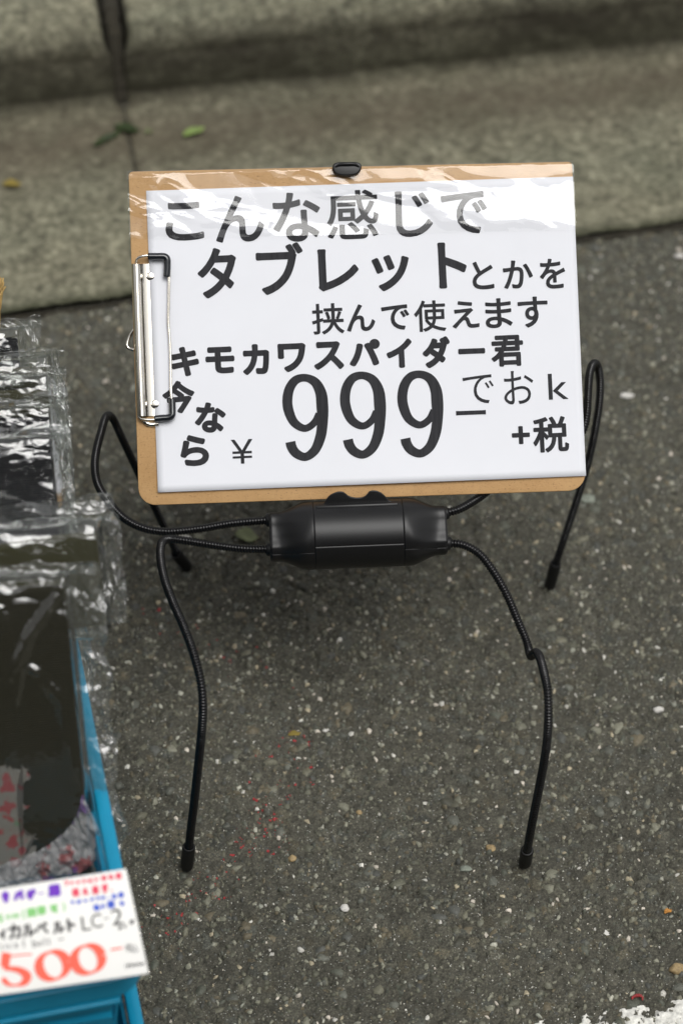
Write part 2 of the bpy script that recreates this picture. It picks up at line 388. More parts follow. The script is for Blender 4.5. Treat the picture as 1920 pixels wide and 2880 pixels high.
# --- aggregate stones set in the asphalt (nobody could count them)
def stones(name, n, rmin, rmax, power, cols, hgt, seed, ys=(.72, 1.80), xs=(-.40, .40), K=6, tl=.2):
    r = np.random.default_rng(seed)
    px = r.uniform(*xs, n); py = r.uniform(*ys, n)
    keep = py < np.array([lin(E0, E1, q) for q in px]) - .004
    px, py = px[keep], py[keep]; n = len(px)
    rad = rmin + (rmax - rmin) * r.random(n) ** power
    h0 = road_h(px, py)[0]
    ang = np.sort((np.arange(K)[None] + r.uniform(-.33, .33, (n, K))) / K * 2 * math.pi, 1)
    rr = rad[:, None] * r.uniform(.55, 1.25, (n, K)); el = r.uniform(.45, 1.0, n); th = r.uniform(0, math.pi, n)
    ux = rr * np.cos(ang); uy = rr * np.sin(ang) * el[:, None]
    cx = ux * np.cos(th)[:, None] - uy * np.sin(th)[:, None]; cy = ux * np.sin(th)[:, None] + uy * np.cos(th)[:, None]
    top = hgt * rad * r.uniform(.5, 1.2, n) + .0002
    tiltx = r.normal(0, tl, n); tilty = r.normal(0, tl, n)
    V = np.zeros((n, 2 * K + 1, 3))
    V[:, :K, 0] = px[:, None] + cx; V[:, :K, 1] = py[:, None] + cy; V[:, :K, 2] = (h0 - .0016)[:, None]
    V[:, K:2 * K, 0] = px[:, None] + cx * .74; V[:, K:2 * K, 1] = py[:, None] + cy * .74
    V[:, K:2 * K, 2] = (h0 + top)[:, None] + cx * .74 * tiltx[:, None] + cy * .74 * tilty[:, None] + r.normal(0, .00012, (n, K))
    V[:, 2 * K, 0] = px; V[:, 2 * K, 1] = py; V[:, 2 * K, 2] = h0 + top * 1.12
    k = np.arange(K); k2 = (k + 1) % K
    q = np.concatenate([np.stack([k, k2, K + k2], 1), np.stack([k, K + k2, K + k], 1), np.stack([K + k, K + k2, np.full(K, 2 * K)], 1)])
    f = (q[None] + (np.arange(n) * (2 * K + 1))[:, None, None]).reshape(-1, 3)
    me = bpy.data.meshes.new(name); me.vertices.add(V.size // 3); me.vertices.foreach_set('co', V.reshape(-1).astype(np.float32))
    me.loops.add(f.size); me.loops.foreach_set('vertex_index', f.reshape(-1).astype(np.int32))
    me.polygons.add(len(f)); me.polygons.foreach_set('loop_start', np.arange(0, f.size, 3, dtype=np.int32)); me.update()
    o = link(name, me, M['stone'], smooth=False)
    ci = r.integers(0, len(cols), n); c = np.array(cols)[ci] * r.uniform(.75, 1.2, (n, 1)) * np.array([[1, .985, .90]])
    setcol(me, 'tone', np.repeat(c, 2 * K + 1, 0)); return o
o = stones('white_chippings', 17000, .0003, .0033, 4.3, [(.62, .57, .53), (.42, .42, .38), (.32, .32, .28), (.42, .37, .28), (.64, .63, .62), (.24, .24, .20), (.28, .29, .26)], .28, 3, K=5)
tag(o, 'tiny pale stone chips showing all over the dark asphalt', 'chippings', kind='stuff')
DK = [(.115, .116, .092), (.098, .104, .088), (.15, .147, .115), (.085, .088, .084), (.19, .19, .155), (.14, .122, .088), (.062, .062, .050), (.12, .125, .112), (.24, .24, .20)]
o = stones('fine_aggregate', 42000, .0007, .0030, 1.5, DK, .30, 6, K=5, tl=.38)
tag(o, 'fine angular grit bound in the asphalt surface', 'grit', kind='stuff')
o = stones('dark_aggregate', 6500, .0018, .0066, 2.0, DK[:8], .10, 4, K=6, tl=.14)
tag(o, 'dull grey and greenish stones embedded in the asphalt', 'aggregate', kind='stuff')

# --- red spray paint flecks along two faint lines
def flecks():
    r = np.random.default_rng(12); v = []; f = []
    segs = [((380, 1700), (860, 1960), 34, 32), ((800, 2080), (880, 2220), 12, 26), ((840, 2090), (740, 2260), 34, 40), ((745, 2260), (690, 2400), 30, 34), ((700, 2390), (540, 2560), 44, 42), ((560, 2500), (400, 2680), 18, 30), ((760, 2330), (780, 2400), 12, 20)]
    for a, b, n, sp in segs:
        for _ in range(n):
            t = r.random(); c = ground(a[0] + (b[0] - a[0]) * t + r.normal(0, sp), a[1] + (b[1] - a[1]) * t + r.normal(0, sp * .6))
            for _ in range(r.integers(1, 4)):
                cx = c.x + r.normal(0, .0014); cy = c.y + r.normal(0, .0014); R = .0002 + .0012 * r.random() ** 4
                K = 9; k0 = len(v)
                xs = np.array([cx + R * r.uniform(.5, 1.3) * math.cos(i / K * 6.283) for i in range(K)] + [cx]); ys = np.array([cy + R * .9 * r.uniform(.5, 1.3) * math.sin(i / K * 6.283) for i in range(K)] + [cy])
                zs = road_h(xs, ys)[0] + .0009
                zs[:K] -= .0006
                v += list(zip(xs, ys, zs)); f += [[k0 + i, k0 + (i + 1) % K, k0 + K] for i in range(K)]
    return v, f
v, f = flecks(); o = mesh('red_paint_flecks', v, f, M['red']); tag(o, 'scattered flecks of red spray paint on the asphalt', 'paint flecks', kind='stuff')

# --- worn white road marking, bottom right
A, Bq = ground(1530, 2872), ground(1920, 2812); dv = (Bq - A).normalized(); pv = Vector((dv.y, -dv.x, 0))
s = np.arange(-.01, .42, .0013); q = np.arange(0, .15, .0013); S, Q = np.meshgrid(s, q, indexing='ij')
X = A.x + dv.x * S + pv.x * Q; Y = A.y + dv.y * S + pv.y * Q
h = road_h(X, Y)[0]
nz = fbm(X * 170, Y * 170, 77, 4) + .5 * sstep(0, .012, Q + .006 * (fbm(X * 90, Y * 90, 5, 3) - .5) * 2) * .6 - .09 + .12 * sstep(.0, .08, S)
nz = nz - .30 * sstep(.60, .72, fbm(X * 420, Y * 420, 78, 3)); cov = sstep(.50, .54, nz)
o = struct(gridmesh('road_marking', np.stack([X, Y, h * .5 - .0022 + cov * .0034], -1), M['paint'], flip=True)); o['label'] = 'worn white painted line at the road edge'

# --- kerb with integral gutter slabs
kerb = struct(empty('kerb', (E0.x, E0.y, 0))); kerb['label'] = 'mossy concrete L shaped kerb with gutter apron'
KN = Vector((-(B1 - B0).y, (B1 - B0).x, 0)).normalized()
# profile: (w, offset beyond kerb foot, z, grime, silt, moss): w=0 at asphalt edge, 1 at kerb foot
prof = []
for k in range(96):
    wv_ = k / 95; prof.append((wv_, 0, .008 - .006 * wv_, .0 + .45 * max(0, wv_ - .95) / .05, .10 + .62 * math.exp(-((wv_ - .80) / .20) ** 2), .7 * math.exp(-(wv_ / .03) ** 2)))
for k in range(1, 10):
    a = k / 9 * math.pi / 2 * .92; prof.append((1, .010 * math.sin(a), .002 + .010 * (1 - math.cos(a)), .5 + .42 * k / 9, .25 * (1 - k / 9), .1))
for k in range(1, 26):
    t = k / 25; prof.append((1, .010 + .010 * t, .012 + .033 * t, .95 - .08 * t, 0, .25 * (1 - t)))
for k in range(1, 18):
    a = k / 17 * math.pi / 2; prof.append((1, .020 + .030 * (1 - math.cos(a)), .045 + .028 * math.sin(a), .87 - .80 * k / 17, 0, 0))
for k in range(1, 34):
    t = k / 33; prof.append((1, .050 + .105 * t, .073 + .001 * t, .10 - .05 * t, .0, 0))
for zz in (.05, 0, -.05): prof.append((1, .156, zz, 0, 0, 0))
PR = np.array(prof)
def kpt(lam, joint=True):
    """lam: metres along the kerb measured from the joint seen near the photo's left side"""
    pe = Vector((-.1635, 0, 0)); pe.y = lin(E0, E1, pe.x); pb = Vector((-.2145, 0, 0)); pb.y = lin(B0, B1, pb.x)
    de = (E1 - E0).normalized(); db = (B1 - B0).normalized()
    return pe + de * lam, pb + db * lam
GAP = .0011
for bi, (l0, l1) in enumerate([(-1.2, -.6), (-.6, 0), (0, .6), (.6, 1.2)]):
    step = .0032 if bi in (1, 2) else .02
    ls = np.arange(l0 + GAP, l1 - GAP + 1e-6, step); ls[-1] = l1 - GAP
    V = np.zeros((len(ls) + 2, len(PR), 3)); G = np.zeros((len(ls) + 2, len(PR), 3))
    L2 = np.r_[ls[0], ls, ls[-1]]
    for i, l in enumerate(L2):
        pe, pb = kpt(l); pe = np.array(pe); pb = np.array(pb)
        V[i] = pe + (pb - pe) * PR[:, :1] + np.array(KN) * PR[:, 1:2]; V[i, :, 2] = PR[:, 2]
        G[i] = PR[:, 3:6]
    xx, yy, zz = V[..., 0], V[..., 1], V[..., 2]
    yq = PR[None, :, 0] * .27 + PR[None, :, 1] + PR[None, :, 2] + 0 * xx
    d = (fbm(xx * 90, yq * 90, 41, 4) - .5) * .0042 + (fbm(xx * 12, yq * 12, 55, 3) - .5) * .007
    arris = sstep(.040, .073, PR[:, 2])[None, :] * sstep(.06, .02, np.abs(PR[:, 1] - .03))[None, :]
    dd = d * (1 + .8 * arris)
    nz_ = np.where(PR[:, 2] > .012, .5, 1.)[None]; V[..., 2] += dd * nz_ * (PR[None, :, 2] > -.01)
    V[..., 0] -= np.array(KN)[0] * dd * (1 - nz_); V[..., 1] -= np.array(KN)[1] * dd * (1 - nz_)
    edge = np.minimum(L2 - L2[0], L2[-1] - L2)[:, None]
    V[..., 2] -= .0065 * np.exp(-(edge / .006) ** 1.2) * (PR[None, :, 2] > .05) + .0015 * np.exp(-(edge / .003))
    pull = .006 * np.exp(-(edge / .010)) * (PR[None, :, 0] >= 1)
    sgn_ = np.where((L2 - L2[0]) < (L2[-1] - L2), 1., -1.)[:, None]; db_ = np.array((B1 - B0).normalized())
    V[..., :2] += db_[None, None, :2] * (sgn_ * .0048 * np.exp(-(edge / .02)) * sstep(.99, 1.0, PR[None, :, 0]) * (1 + 1.3 * sstep(.045, .070, PR[None, :, 2])))[..., None]
    V[..., :2] += np.array(KN)[None, None, :2] * pull[..., None]
    V[0, :, 2] = -.06; V[-1, :, 2] = -.06
    # slight irregular asphalt edge
    G[..., 2] += .55 * sstep(.52, .7, fbm(xx * 20, yq * 20, 71, 3)) * sstep(.02, .0, PR[None, :, 2]) * .25
    G[..., 0] = np.clip(G[..., 0] * (.75 + .5 * fbm(xx * 10, yq * 25, 91, 3)), 0, 1)
    G[..., 0] = np.maximum(G[..., 0], np.exp(-(edge / .004)) * np.where(PR[None, :, 0] >= .97, .85, .25))
    o = gridmesh('kerb_block', V, M['concrete'], kerb, Matrix.Identity(4)); setcol(o.data, 'grime', G.reshape(-1, 3))
# soil packed in the joints and along the asphalt edge
parts, mor = [], []
for l in (-.6, 0, .6):
    pe, pb = kpt(l)
    C, L = spline([Vector((pp.x, pp.y, z)) for (pp, z) in ((pb - KN * .002, -.009), (pb + KN * .012, -.007), (pb + KN * .030, .026), (pb + KN * .060, .057), (pb + KN * .15, .060))], 60); C += RNG.normal(0, .0005, C.shape); parts.append(sweep(C, .0085 + RNG.normal(0, .0006, 60), 8))
    C = np.linspace(np.array([pe.x, pe.y, .0022]), np.array([pb.x, pb.y, -.0022]), 60); C += RNG.normal(0, .0003, C.shape); C[:, 2] -= .002; mor.append(sweep(C, .0022 + RNG.normal(0, .0002, 60), 8))
v, f = join(parts); mesh('joint_soil', v, f, M['soil'], kerb, Matrix.Identity(4))['kind'] = 'stuff'
v, f = join(mor); mesh('joint_mortar', v, f, M['mortar'], kerb, Matrix.Identity(4))['kind'] = 'stuff'
pe0, _ = kpt(-.7); pe1, _ = kpt(.9); C = np.linspace(np.array(pe0), np.array(pe1), 420); C[:, 2] = -.0005 ; nn = np.array([-(pe1 - pe0).y, (pe1 - pe0).x, 0]); nn /= np.linalg.norm(nn)
rv = .0015 + .003 * fbm(C[:, 0] * 60, C[:, 1] * 60, 66, 3)
v, f = sweep(C + nn * ((fbm(C[:, 0] * 30, C[:, 1] * 30, 67, 3) - .5) * .008)[:, None], rv, 8); mesh('edge_soil', v, f, M['soil'], kerb, Matrix.Identity(4))['kind'] = 'stuff'
# pavement behind the kerb
p0, p1 = B0 + KN * .1565, B1 + KN * .1565; dd_ = (p1 - p0).normalized(); p0 -= dd_ * 40; p1 += dd_ * 40
v = [(p0.x, p0.y, .071), (p1.x, p1.y, .071), (p1.x + KN.x * 40, p1.y + KN.y * 40, .071), (p0.x + KN.x * 40, p0.y + KN.y * 40, .071)]
o = struct(mesh('pavement', v + [(a, b, -.05) for a, b, c in v], [[0, 1, 2, 3], [4, 5, 1, 0], [7, 6, 5, 4]], M['pavement'], smooth=False))

# --- unseen building added behind the camera as something dark to reflect
bld = empty('added_dark_building', (0, -9, 0)); tag(bld, 'dull brown building added out of view across the street as something dark to reflect', 'building')
v, f = box((0, -11, 5.2), (46, 4, 10.4)); mesh('wall', v, f, M['facade'], bld, Matrix.Identity(4), smooth=False)
for fl in range(3):
    for k in range(-9, 10):
        x = k * 2.4 + (.3 if fl else 0); zc = (1.35, 4.9, 8.1)[fl]; hh = 2.3 if fl == 0 else 1.7
        v, f = join([box((x, -8.97, zc + sg * hh / 2), (2.0, .10, .10)) for sg in (-1, 1)] + [box((x + sg * .97, -8.97, zc), (.08, .10, hh)) for sg in (-1, 0, 1)])
        wn = mesh('window', v, f, M['facade'], bld, Matrix.Identity(4), smooth=False)
        v, f = box((x, -8.985, zc), (1.9, .02, hh - .1)); mesh('pane', v, f, M['pane'], wn, Matrix.Identity(4), smooth=False)
v, f = box((0, -8.6, 3.2), (46, 1.2, .35)); mesh('canopy', v, f, M['facade'], bld, Matrix.Identity(4), smooth=False)

# ================================================================== THE NOTICE ON ITS CLIPBOARD
def camv(a, b, c): return Vector((a, SQ * (b + c), SQ * (b - c)))          # camera axes (right, up, depth) -> world
OC = at(1028, 939.5, 1.68)
U = camv(.29649, .01164, .0121).normalized(); N = U.cross(camv(-.00858, .20913, .00427)).normalized(); Vv = N.cross(U)
BM = Matrix(((U.x, Vv.x, N.x, OC.x), (U.y, Vv.y, N.y, OC.y), (U.z, Vv.z, N.z, OC.z), (0, 0, 0, 1)))
CAM = Vector((0, 0, HC))
def L(x, y, c=0.0):
    """photo pixel -> coordinates (u, v, c) on the plane c metres in front of the paper"""
    d = at(x, y, 1.0) - CAM; O2 = OC + N * c; t = (O2 - CAM).dot(N) / d.dot(N); r = CAM + d * t - OC
    return Vector((r.dot(U), r.dot(Vv), c))
def L2d(x, y, c=0): q = L(x, y, c); return (q.x, q.y)
def frame(o_uvc): m = BM.copy(); m.translation = OC + U * o_uvc[0] + Vv * o_uvc[1] + N * o_uvc[2]; return m

# paper waves a little and lifts at its lower corners
def pc(u, v):
    return .0007 + .0022 * max(0, -v - .055) ** 2 / .05 ** 2 * (.4 + .6 * math.sin(u * 13 + 1.2) ** 2) + .0003 * math.sin(u * 22) * math.cos(v * 17) * (1 if v < .04 else .3)

clipb = empty('clipboard', rot=frame((-.004, -.005, 0)))
tag(clipb, 'brown hardboard clipboard lying sideways on the black stand with a nickel clip at its left', 'clipboard')
corners = [L(362, 483, -.001), L(1607, 455, -.001), L(1646, 1379, -.001), L(391, 1422, -.001)]
def bl(a, b):   # a: 0..1 left to right, b: 0..1 top to bottom
    return (corners[0] * (1 - a) * (1 - b) + corners[1] * a * (1 - b) + corners[2] * a * b + corners[3] * (1 - a) * b)
out = []; rr_ = .012; WW, HHH = .309, .231
for (sx_, sy_, rr_, a0) in ((1, 0, .003, 90), (0, 0, .003, 180), (0, 1, .012, 270), (1, 1, .012, 0)):
    cx = 1 - rr_ / WW if sx_ else rr_ / WW; cy = 1 - rr_ / HHH if sy_ else rr_ / HHH
    for k in range(9):
        a = math.radians(a0 - 90 + k * 90 / 8) if False else math.radians({90: 0, 180: 90, 270: 180, 0: 270}[a0] + k * 90 / 8)
        p = bl(cx + rr_ / WW * math.cos(a), cy - rr_ / HHH * math.sin(a)); out.append((p.x, p.y))
v, f = prism(out, -.0032, -.0004)
bevelled('board', v, f, .0005, M['mdf'], clipb, BM)

# the nickel clip on the left edge
def Lp(pts, c): return [L(x, y, cc if (cc := (p3[0] if p3 else c)) is not None else c) for x, y, *p3 in pts]
def tube_px(pts, r, n=60, seg=12, flat=(1, 1), c=0, up=(0, 0, 1)):
    C, _ = spline(Lp(pts, c), n); return sweep(C, r, seg, flat, up)
clip = None
# spine: a rolled channel along the edge, then a flat plate under the paper
top, bot = [], []
def clip_sec(yA):
    # x positions in photo px along the clip at height y
    f_ = (yA - 740) / (1168 - 740); x0 = 371 + 16 * f_; pts = []
    px = [(x0 + 2, -.0045), (x0 - 1, -.001), (x0 - 1, .0025), (x0 + 2, .0052), (x0 + 8, .0068), (x0 + 15, .0070), (x0 + 21, .0058), (x0 + 25, .0036), (x0 + 28, .0018), (x0 + 34, .0006), (x0 + 60, .0002), (x0 + 72, .0002), (x0 + 72, .0000), (x0 + 30, -.0002), (x0 + 10, -.0004)]
    return [L(x, yA, c) for x, c in px]
S = np.array([[list(p) for p in clip_sec(yv)] for yv in np.linspace(742, 1170, 24)])
k_ = S.shape[1]; v = S.reshape(-1, 3); f = []
for i in range(23):
    for j in range(k_): f.append([i * k_ + j, i * k_ + (j + 1) % k_, (i + 1) * k_ + (j + 1) % k_, (i + 1) * k_ + j])
f += [list(range(k_)), [23 * k_ + j for j in range(k_)][::-1]]
clip = mesh('clip', v, f, M['chrome'], clipb, BM, sharp=60)
def child(name, vf, mtl, parent, sharp=None): return mesh(name, vf[0], vf[1], mtl, parent, BM, sharp=sharp)
child('bale_wire', tube_px([(384, 738, .003), (386, 729, .0045), (396, 722, .0055), (410, 719, .0055), (428, 719, .005), (462, 719, .005), (473, 724, .0048), (476, 740, .0045), (476, 800, .0042), (475, 860, .0036), (474, 900, .0032), (478, 960, .003), (480, 1010, .003), (482, 1110, .0035), (487, 1160, .004), (486, 1172, .0042), (478, 1178, .0045), (440, 1180, .005), (410, 1180, .005), (396, 1177, .0045), (389, 1168, .003)], .00095, 260, 10), M['chrome'], clip)
def sleeve(pts, name='rubber_sleeve'):
    C, _ = spline(Lp(pts, .005), 60); R = np.full(60, .0024); R[0] = R[-1] = .0019
    child(name, sweep(C, R, 14, (1, 1)), M['gloss'], clip)
sleeve([(416, 721, .0053), (440, 721, .0052), (464, 722, .005), (470, 728, .005), (471, 745, .0048), (469, 779, .0045)])
sleeve([(484, 1121, .004), (485, 1150, .0045), (484, 1168, .005), (476, 1174, .005), (455, 1176, .005), (434, 1178, .0052)])
for (x, y) in ((424, 777), (437, 1137)):
    p = L(x, y, .0004); C = np.array([[p.x, p.y, .0003], [p.x, p.y, .0006], [p.x, p.y, .00085], [p.x, p.y, .0009]])
    child('rivet', sweep(C, np.array([.0032, .003, .002, .0002]), 24), M['chrome'], clip)
child('hanging_ring', tube_px([(378, 926, -.003), (366, 945, -.004), (358, 972, -.004), (364, 980, -.004), (378, 984, -.003)], .0011, 40), M['chrome'], clip)
child('release_tab', tube_px([(404, 1180, .002), (412, 1190, .0015), (428, 1194, .0012), (446, 1192, .0012)], .0016, 30, flat=(.6, 1)), M['chrome'], clip)

# the A4 notice
notice = empty('notice', rot=frame((0, 0, .001)))
tag(notice, 'white A4 notice with bold black Japanese lettering and the price 999 taped to the clipboard', 'notice')
pcn = [L(411.5, 537), L(1609.7, 496.6), L(1646, 1338.7), L(445, 1385.3)]
a, b = np.meshgrid(np.linspace(0, 1, 61), np.linspace(0, 1, 43), indexing='ij')
P = sum(np.array(p)[None, None, :] * wt[..., None] for p, wt in zip(pcn, ((1 - a) * (1 - b), a * (1 - b), a * b, (1 - a) * b)))
P[..., 2] = [[pc(P[i, j, 0], P[i, j, 1]) for j in range(43)] for i in range(61)]
sheet = gridmesh('sheet', P, M['paper'], notice, BM, flip=True)
so = sheet.modifiers.new('thickness', 'SOLIDIFY'); so.thickness = .00012; so.offset = -1

# glyph outlines from Blender's own font
_cache = {}
def glyph(ch, bold):
    k = (ch, bold)
    if k in _cache: return _cache[k]
    cu = bpy.data.curves.new('g', 'FONT'); cu.body = ch; cu.size = 1; cu.resolution_u = 5
    ob = bpy.data.objects.new('g', cu); COL.objects.link(ob)
    dg = bpy.context.evaluated_depsgraph_get(); me = ob.evaluated_get(dg).to_mesh()
    v = np.zeros(len(me.vertices) * 3); me.vertices.foreach_get('co', v); v = v.reshape(-1, 3)[:, :2].copy()
    f = [list(p.vertices) for p in me.polygons]
    ob.evaluated_get(dg).to_mesh_clear(); bpy.data.objects.remove(ob); bpy.data.curves.remove(cu)
    _cache[k] = (v, f); return _cache[k]
def place_glyph(ch, cx, cy, wpx, hpx, bold, rot=0.0, LL=L, cfun=None, sc=4.04e3, shear=0):
    v, f = glyph(ch, 0); lo, hi = v.min(0), v.max(0); q = (v - (lo + hi) / 2) / np.maximum(hi - lo, 1e-5)
    rad = bold * 135 / sc; ctr = LL(cx, cy); w_, h_ = max(wpx / sc - 2 * rad, 1e-4), max(hpx / sc - 2 * rad, 1e-4); q = q * np.array([w_, h_]); q[:, 0] += shear * q[:, 1]
    r = math.radians(rot); R = np.array([[math.cos(r), -math.sin(r)], [math.sin(r), math.cos(r)]]); q = q @ R.T + np.array([ctr.x, ctr.y])
    vo = [(x, y, cfun(x, y)) for x, y in q]; fo = [list(p) for p in f]
    if rad > 5e-5:      # heavier weight: every outline edge gets a small pad of ink along it
        cnt = {}
        for p in f:
            for a, b in zip(p, p[1:] + p[:1]): cnt[(min(a, b), max(a, b))] = cnt.get((min(a, b), max(a, b)), 0) + 1
        e_i = 0
        for (a, b), c in cnt.items():
            if c != 1: continue
            A_, B_ = q[a], q[b]; d = B_ - A_; ln = np.hypot(*d)
            if ln < 1e-9: continue
            t0 = math.atan2(d[1], d[0]); k0 = len(vo); e_i += 1; z = 4e-6 + (e_i % 40) * 1.5e-6
            for P0, s0 in ((B_, -90), (A_, 90)):
                for k in range(4):
                    an = t0 + math.radians(s0 + k * 60); x, y = P0[0] + rad * math.cos(an), P0[1] + rad * math.sin(an); vo.append((x, y, cfun(x, y) + z))
            fo.append(list(range(k0, k0 + 8)))
    return vo, fo
ROWS = [
 [('こ', 519, 623, 107, 108, .026), ('ん', 674, 616, 136, 130, .022), ('な', 834, 611, 133, 139, .022), ('感', 991, 604, 145, 138, .014), ('じ', 1163, 602, 104, 129, .022), ('で', 1304, 599, 129, 119, .022)],
 [('タ', 611, 768, 109, 141, .032), ('ブ', 787, 756, 132, 145, .032), ('レ', 951, 759, 114, 119, .032), ('ッ', 1098, 768, 105, 102, .032), ('ト', 1271, 746, 80, 130, .034)],
 [('と', 1357, 775, 61, 79, .014), ('か', 1455, 772, 84, 80, .014), ('を', 1552, 770, 72, 85, .014)],
 [('挟', 922, 897, 90, 87, .010), ('ん', 1014, 894, 80, 76, .014), ('で', 1111, 893, 78, 71, .014), ('使', 1208, 889, 89, 88, .010), ('え', 1308, 885, 76, 77, .014), ('ま', 1401, 881, 76, 84, .014), ('す', 1497, 878, 85, 87, .014)],
 [('キ', 521, 1017, 78, 83, .034), ('モ', 619, 1013, 81, 75, .034), ('カ', 720, 1011, 75, 86, .034), ('ワ', 821, 1006, 79, 81, .034), ('ス', 924, 1000, 84, 79, .034), ('パ', 1025, 992, 87, 75, .040), ('イ', 1122, 994, 72, 82, .034), ('ダ', 1226, 991, 78, 88, .038), ('ー', 1325, 988, 76, 16, .03), ('君', 1425, 987, 91, 88, .024)],
 [('今', 503, 1117, 90, 92, .030, 3), ('な', 592, 1175, 84, 84, .032, -8), ('ら', 549, 1268, 80, 86, .034, -6)],
 [('¥', 681, 1270, 61, 68, 0)],
 [('ー', 1323, 1161, 84, 13, 0)],
 [('で', 1344, 1095, 87, 81, .0), ('お', 1457, 1090, 84, 94, .0), ('k', 1568, 1087, 56, 73, .0), ('+', 1463, 1224, 51, 51, .018), ('税', 1547, 1222, 101, 101, .018)],
]
ink = lambda x, y: pc(x, y) + .00022
for row in ROWS:
    parts = []
    for g in row:
        parts.append(place_glyph(*g[:6], rot=(g[6] if len(g) > 6 else 0) + (.4 if g[0] != 'ー' else 0), cfun=ink))
    v, f = join(parts); mesh('lettering', v, f, M['ink'], notice, BM, smooth=False)
# the three tall figure nines, drawn as a ribbon of changing width
NP = [(1290, 590, 40), (1262, 648, 44), (1205, 683, 45), (1140, 650, 54), (1104, 580, 62), (1093, 510, 63), (1108, 430, 60), (1147, 378, 54), (1205, 364, 48), (1265, 390, 58), (1302, 455, 70), (1313, 540, 75), (1314, 640, 68), (1300, 740, 65), (1262, 825, 58), (1205, 863, 52), (1148, 840, 58), (1120, 800, 62), (1112, 768, 63)]
C, _ = spline([(x, y, 0, wd) for x, y, wd in NP], 120)
T = np.gradient(C[:, :2], axis=0); T /= np.linalg.norm(T, axis=1)[:, None]; Nn = np.stack([-T[:, 1], T[:, 0]], 1)
parts = []
for dx, dy in ((0, 0), (161.5, -6.5), (322.5, -9.5)):
    v = []
    for k in range(120):
        for sgn in (-1, 1):
            p = (C[k, :2] + Nn[k] * sgn * C[k, 3] / 2) / 2.24 + np.array([320, 900]); q = L(p[0] + dx, p[1] + dy); v.append((q.x, q.y, ink(q.x, q.y)))
    parts.append((v, [[2 * k, 2 * k + 1, 2 * k + 3, 2 * k + 2] for k in range(119)]))
for k_i, pt in enumerate(parts):   # keep overlapping ribbon ends off one plane
    for j in range(120):
        x, y, z = pt[0][2 * j]; pt[0][2 * j] = (x, y, z + j * 4e-7); x, y, z = pt[0][2 * j + 1]; pt[0][2 * j + 1] = (x, y, z + j * 4e-7)
v, f = join(parts); mesh('lettering', v, f, M['ink'], notice, BM, smooth=False)

# clear packing tape over the top edge
tp = [L(357, 484), L(1611, 454), L(1618, 647), L(366, 674)]
nu, nv = 420, 72; a, b = np.meshgrid(np.linspace(0, 1, nu), np.linspace(0, 1, nv), indexing='ij')
P = sum(np.array(p)[None, None, :] * wt[..., None] for p, wt in zip(tp, ((1 - a) * (1 - b), a * (1 - b), a * b, (1 - a) * b)))
wob = (fbm(a * 40, b * 2, 5, 3) - .5) * .0015; P[..., 1] += wob * (b < .5)
x_, y_ = P[..., 0], P[..., 1]
def facet(x, y, s):
    # piecewise flat crumple: linear over the triangles of a jittered lattice
    x, y = x + y * .35 + .45 * (vnoise(x * .9, y * .9, s + 70) - .5), y + .45 * (vnoise(x * .9 + 9, y * .9, s + 71) - .5)
    ix = np.floor(x); iy = np.floor(y); fx = x - ix; fy = y - iy
    a = hsh(ix, iy, s); b = hsh(ix + 1, iy, s); c = hsh(ix, iy + 1, s); d = hsh(ix + 1, iy + 1, s)
    alt = (np.mod(ix + iy, 2) < .5)
    t1 = np.where(fx > fy, a + (b - a) * fx + (d - b) * fy, a + (d - c) * fx + (c - a) * fy)
    t2 = np.where(fx + fy < 1, a + (b - a) * fx + (c - a) * fy, b * (1 - fy) + c * (1 - fx) + d * (fx + fy - 1))
    return np.where(alt, t1, t2)
def crease(x, y, s):
    return (facet(x, y, s) + .5 * facet(x * 2.1 + 5, y * 2.1, s + 1) + .22 * facet(x * 4.3, y * 4.3 + 2, s + 2)) / 1.72
def ridged(x, y, s): return (1 - np.abs(2 * fbm(x, y, s, 3) - 1)) ** 3
w1 = (fbm(x_ * 11 + 3, y_ * 22 + x_ * 5, 201, 2) - .5)
bub = sstep(.50, .62, crease(x_ * 20 + y_ * 8, y_ * 34, 203))                 # places where the film stands off
lft = np.exp(-((a - .02) / .055) ** 2); topm = sstep(.42, .18, b)
cre = ridged(x_ * 12 + y_ * 22, y_ * 16 - x_ * 9, 207) * .0014 * (.25 * bub + lft + .35 * topm)
P[..., 2] = .0011 + .0016 * (.15 + b * .2) + w1 * .0022 * (.75 + .6 * lft + .5 * topm) + bub * .0011 * (.5 + .7 * topm + lft) + cre
P[..., 2] += .0010 * topm * (fbm(x_ * 60, y_ * 20, 215, 2) - .5) * (1 - sstep(.3, .9, a) * .5)
P[..., 2] = P[..., 2] * sstep(1.10, .82, b) + .0016 * (1 - sstep(1.10, .82, b))
P[..., 2] = np.maximum(P[..., 2], .00125)
fold = sstep(.035, 0, b); P[..., 2] -= fold * .0030 * 1.0; P[..., 1] += fold * .0010
tape = gridmesh('clear_tape', P, M['tape'], None, BM, flip=True)
tag(tape, 'wrinkled clear packing tape holding the top of the notice to the clipboard', 'tape')

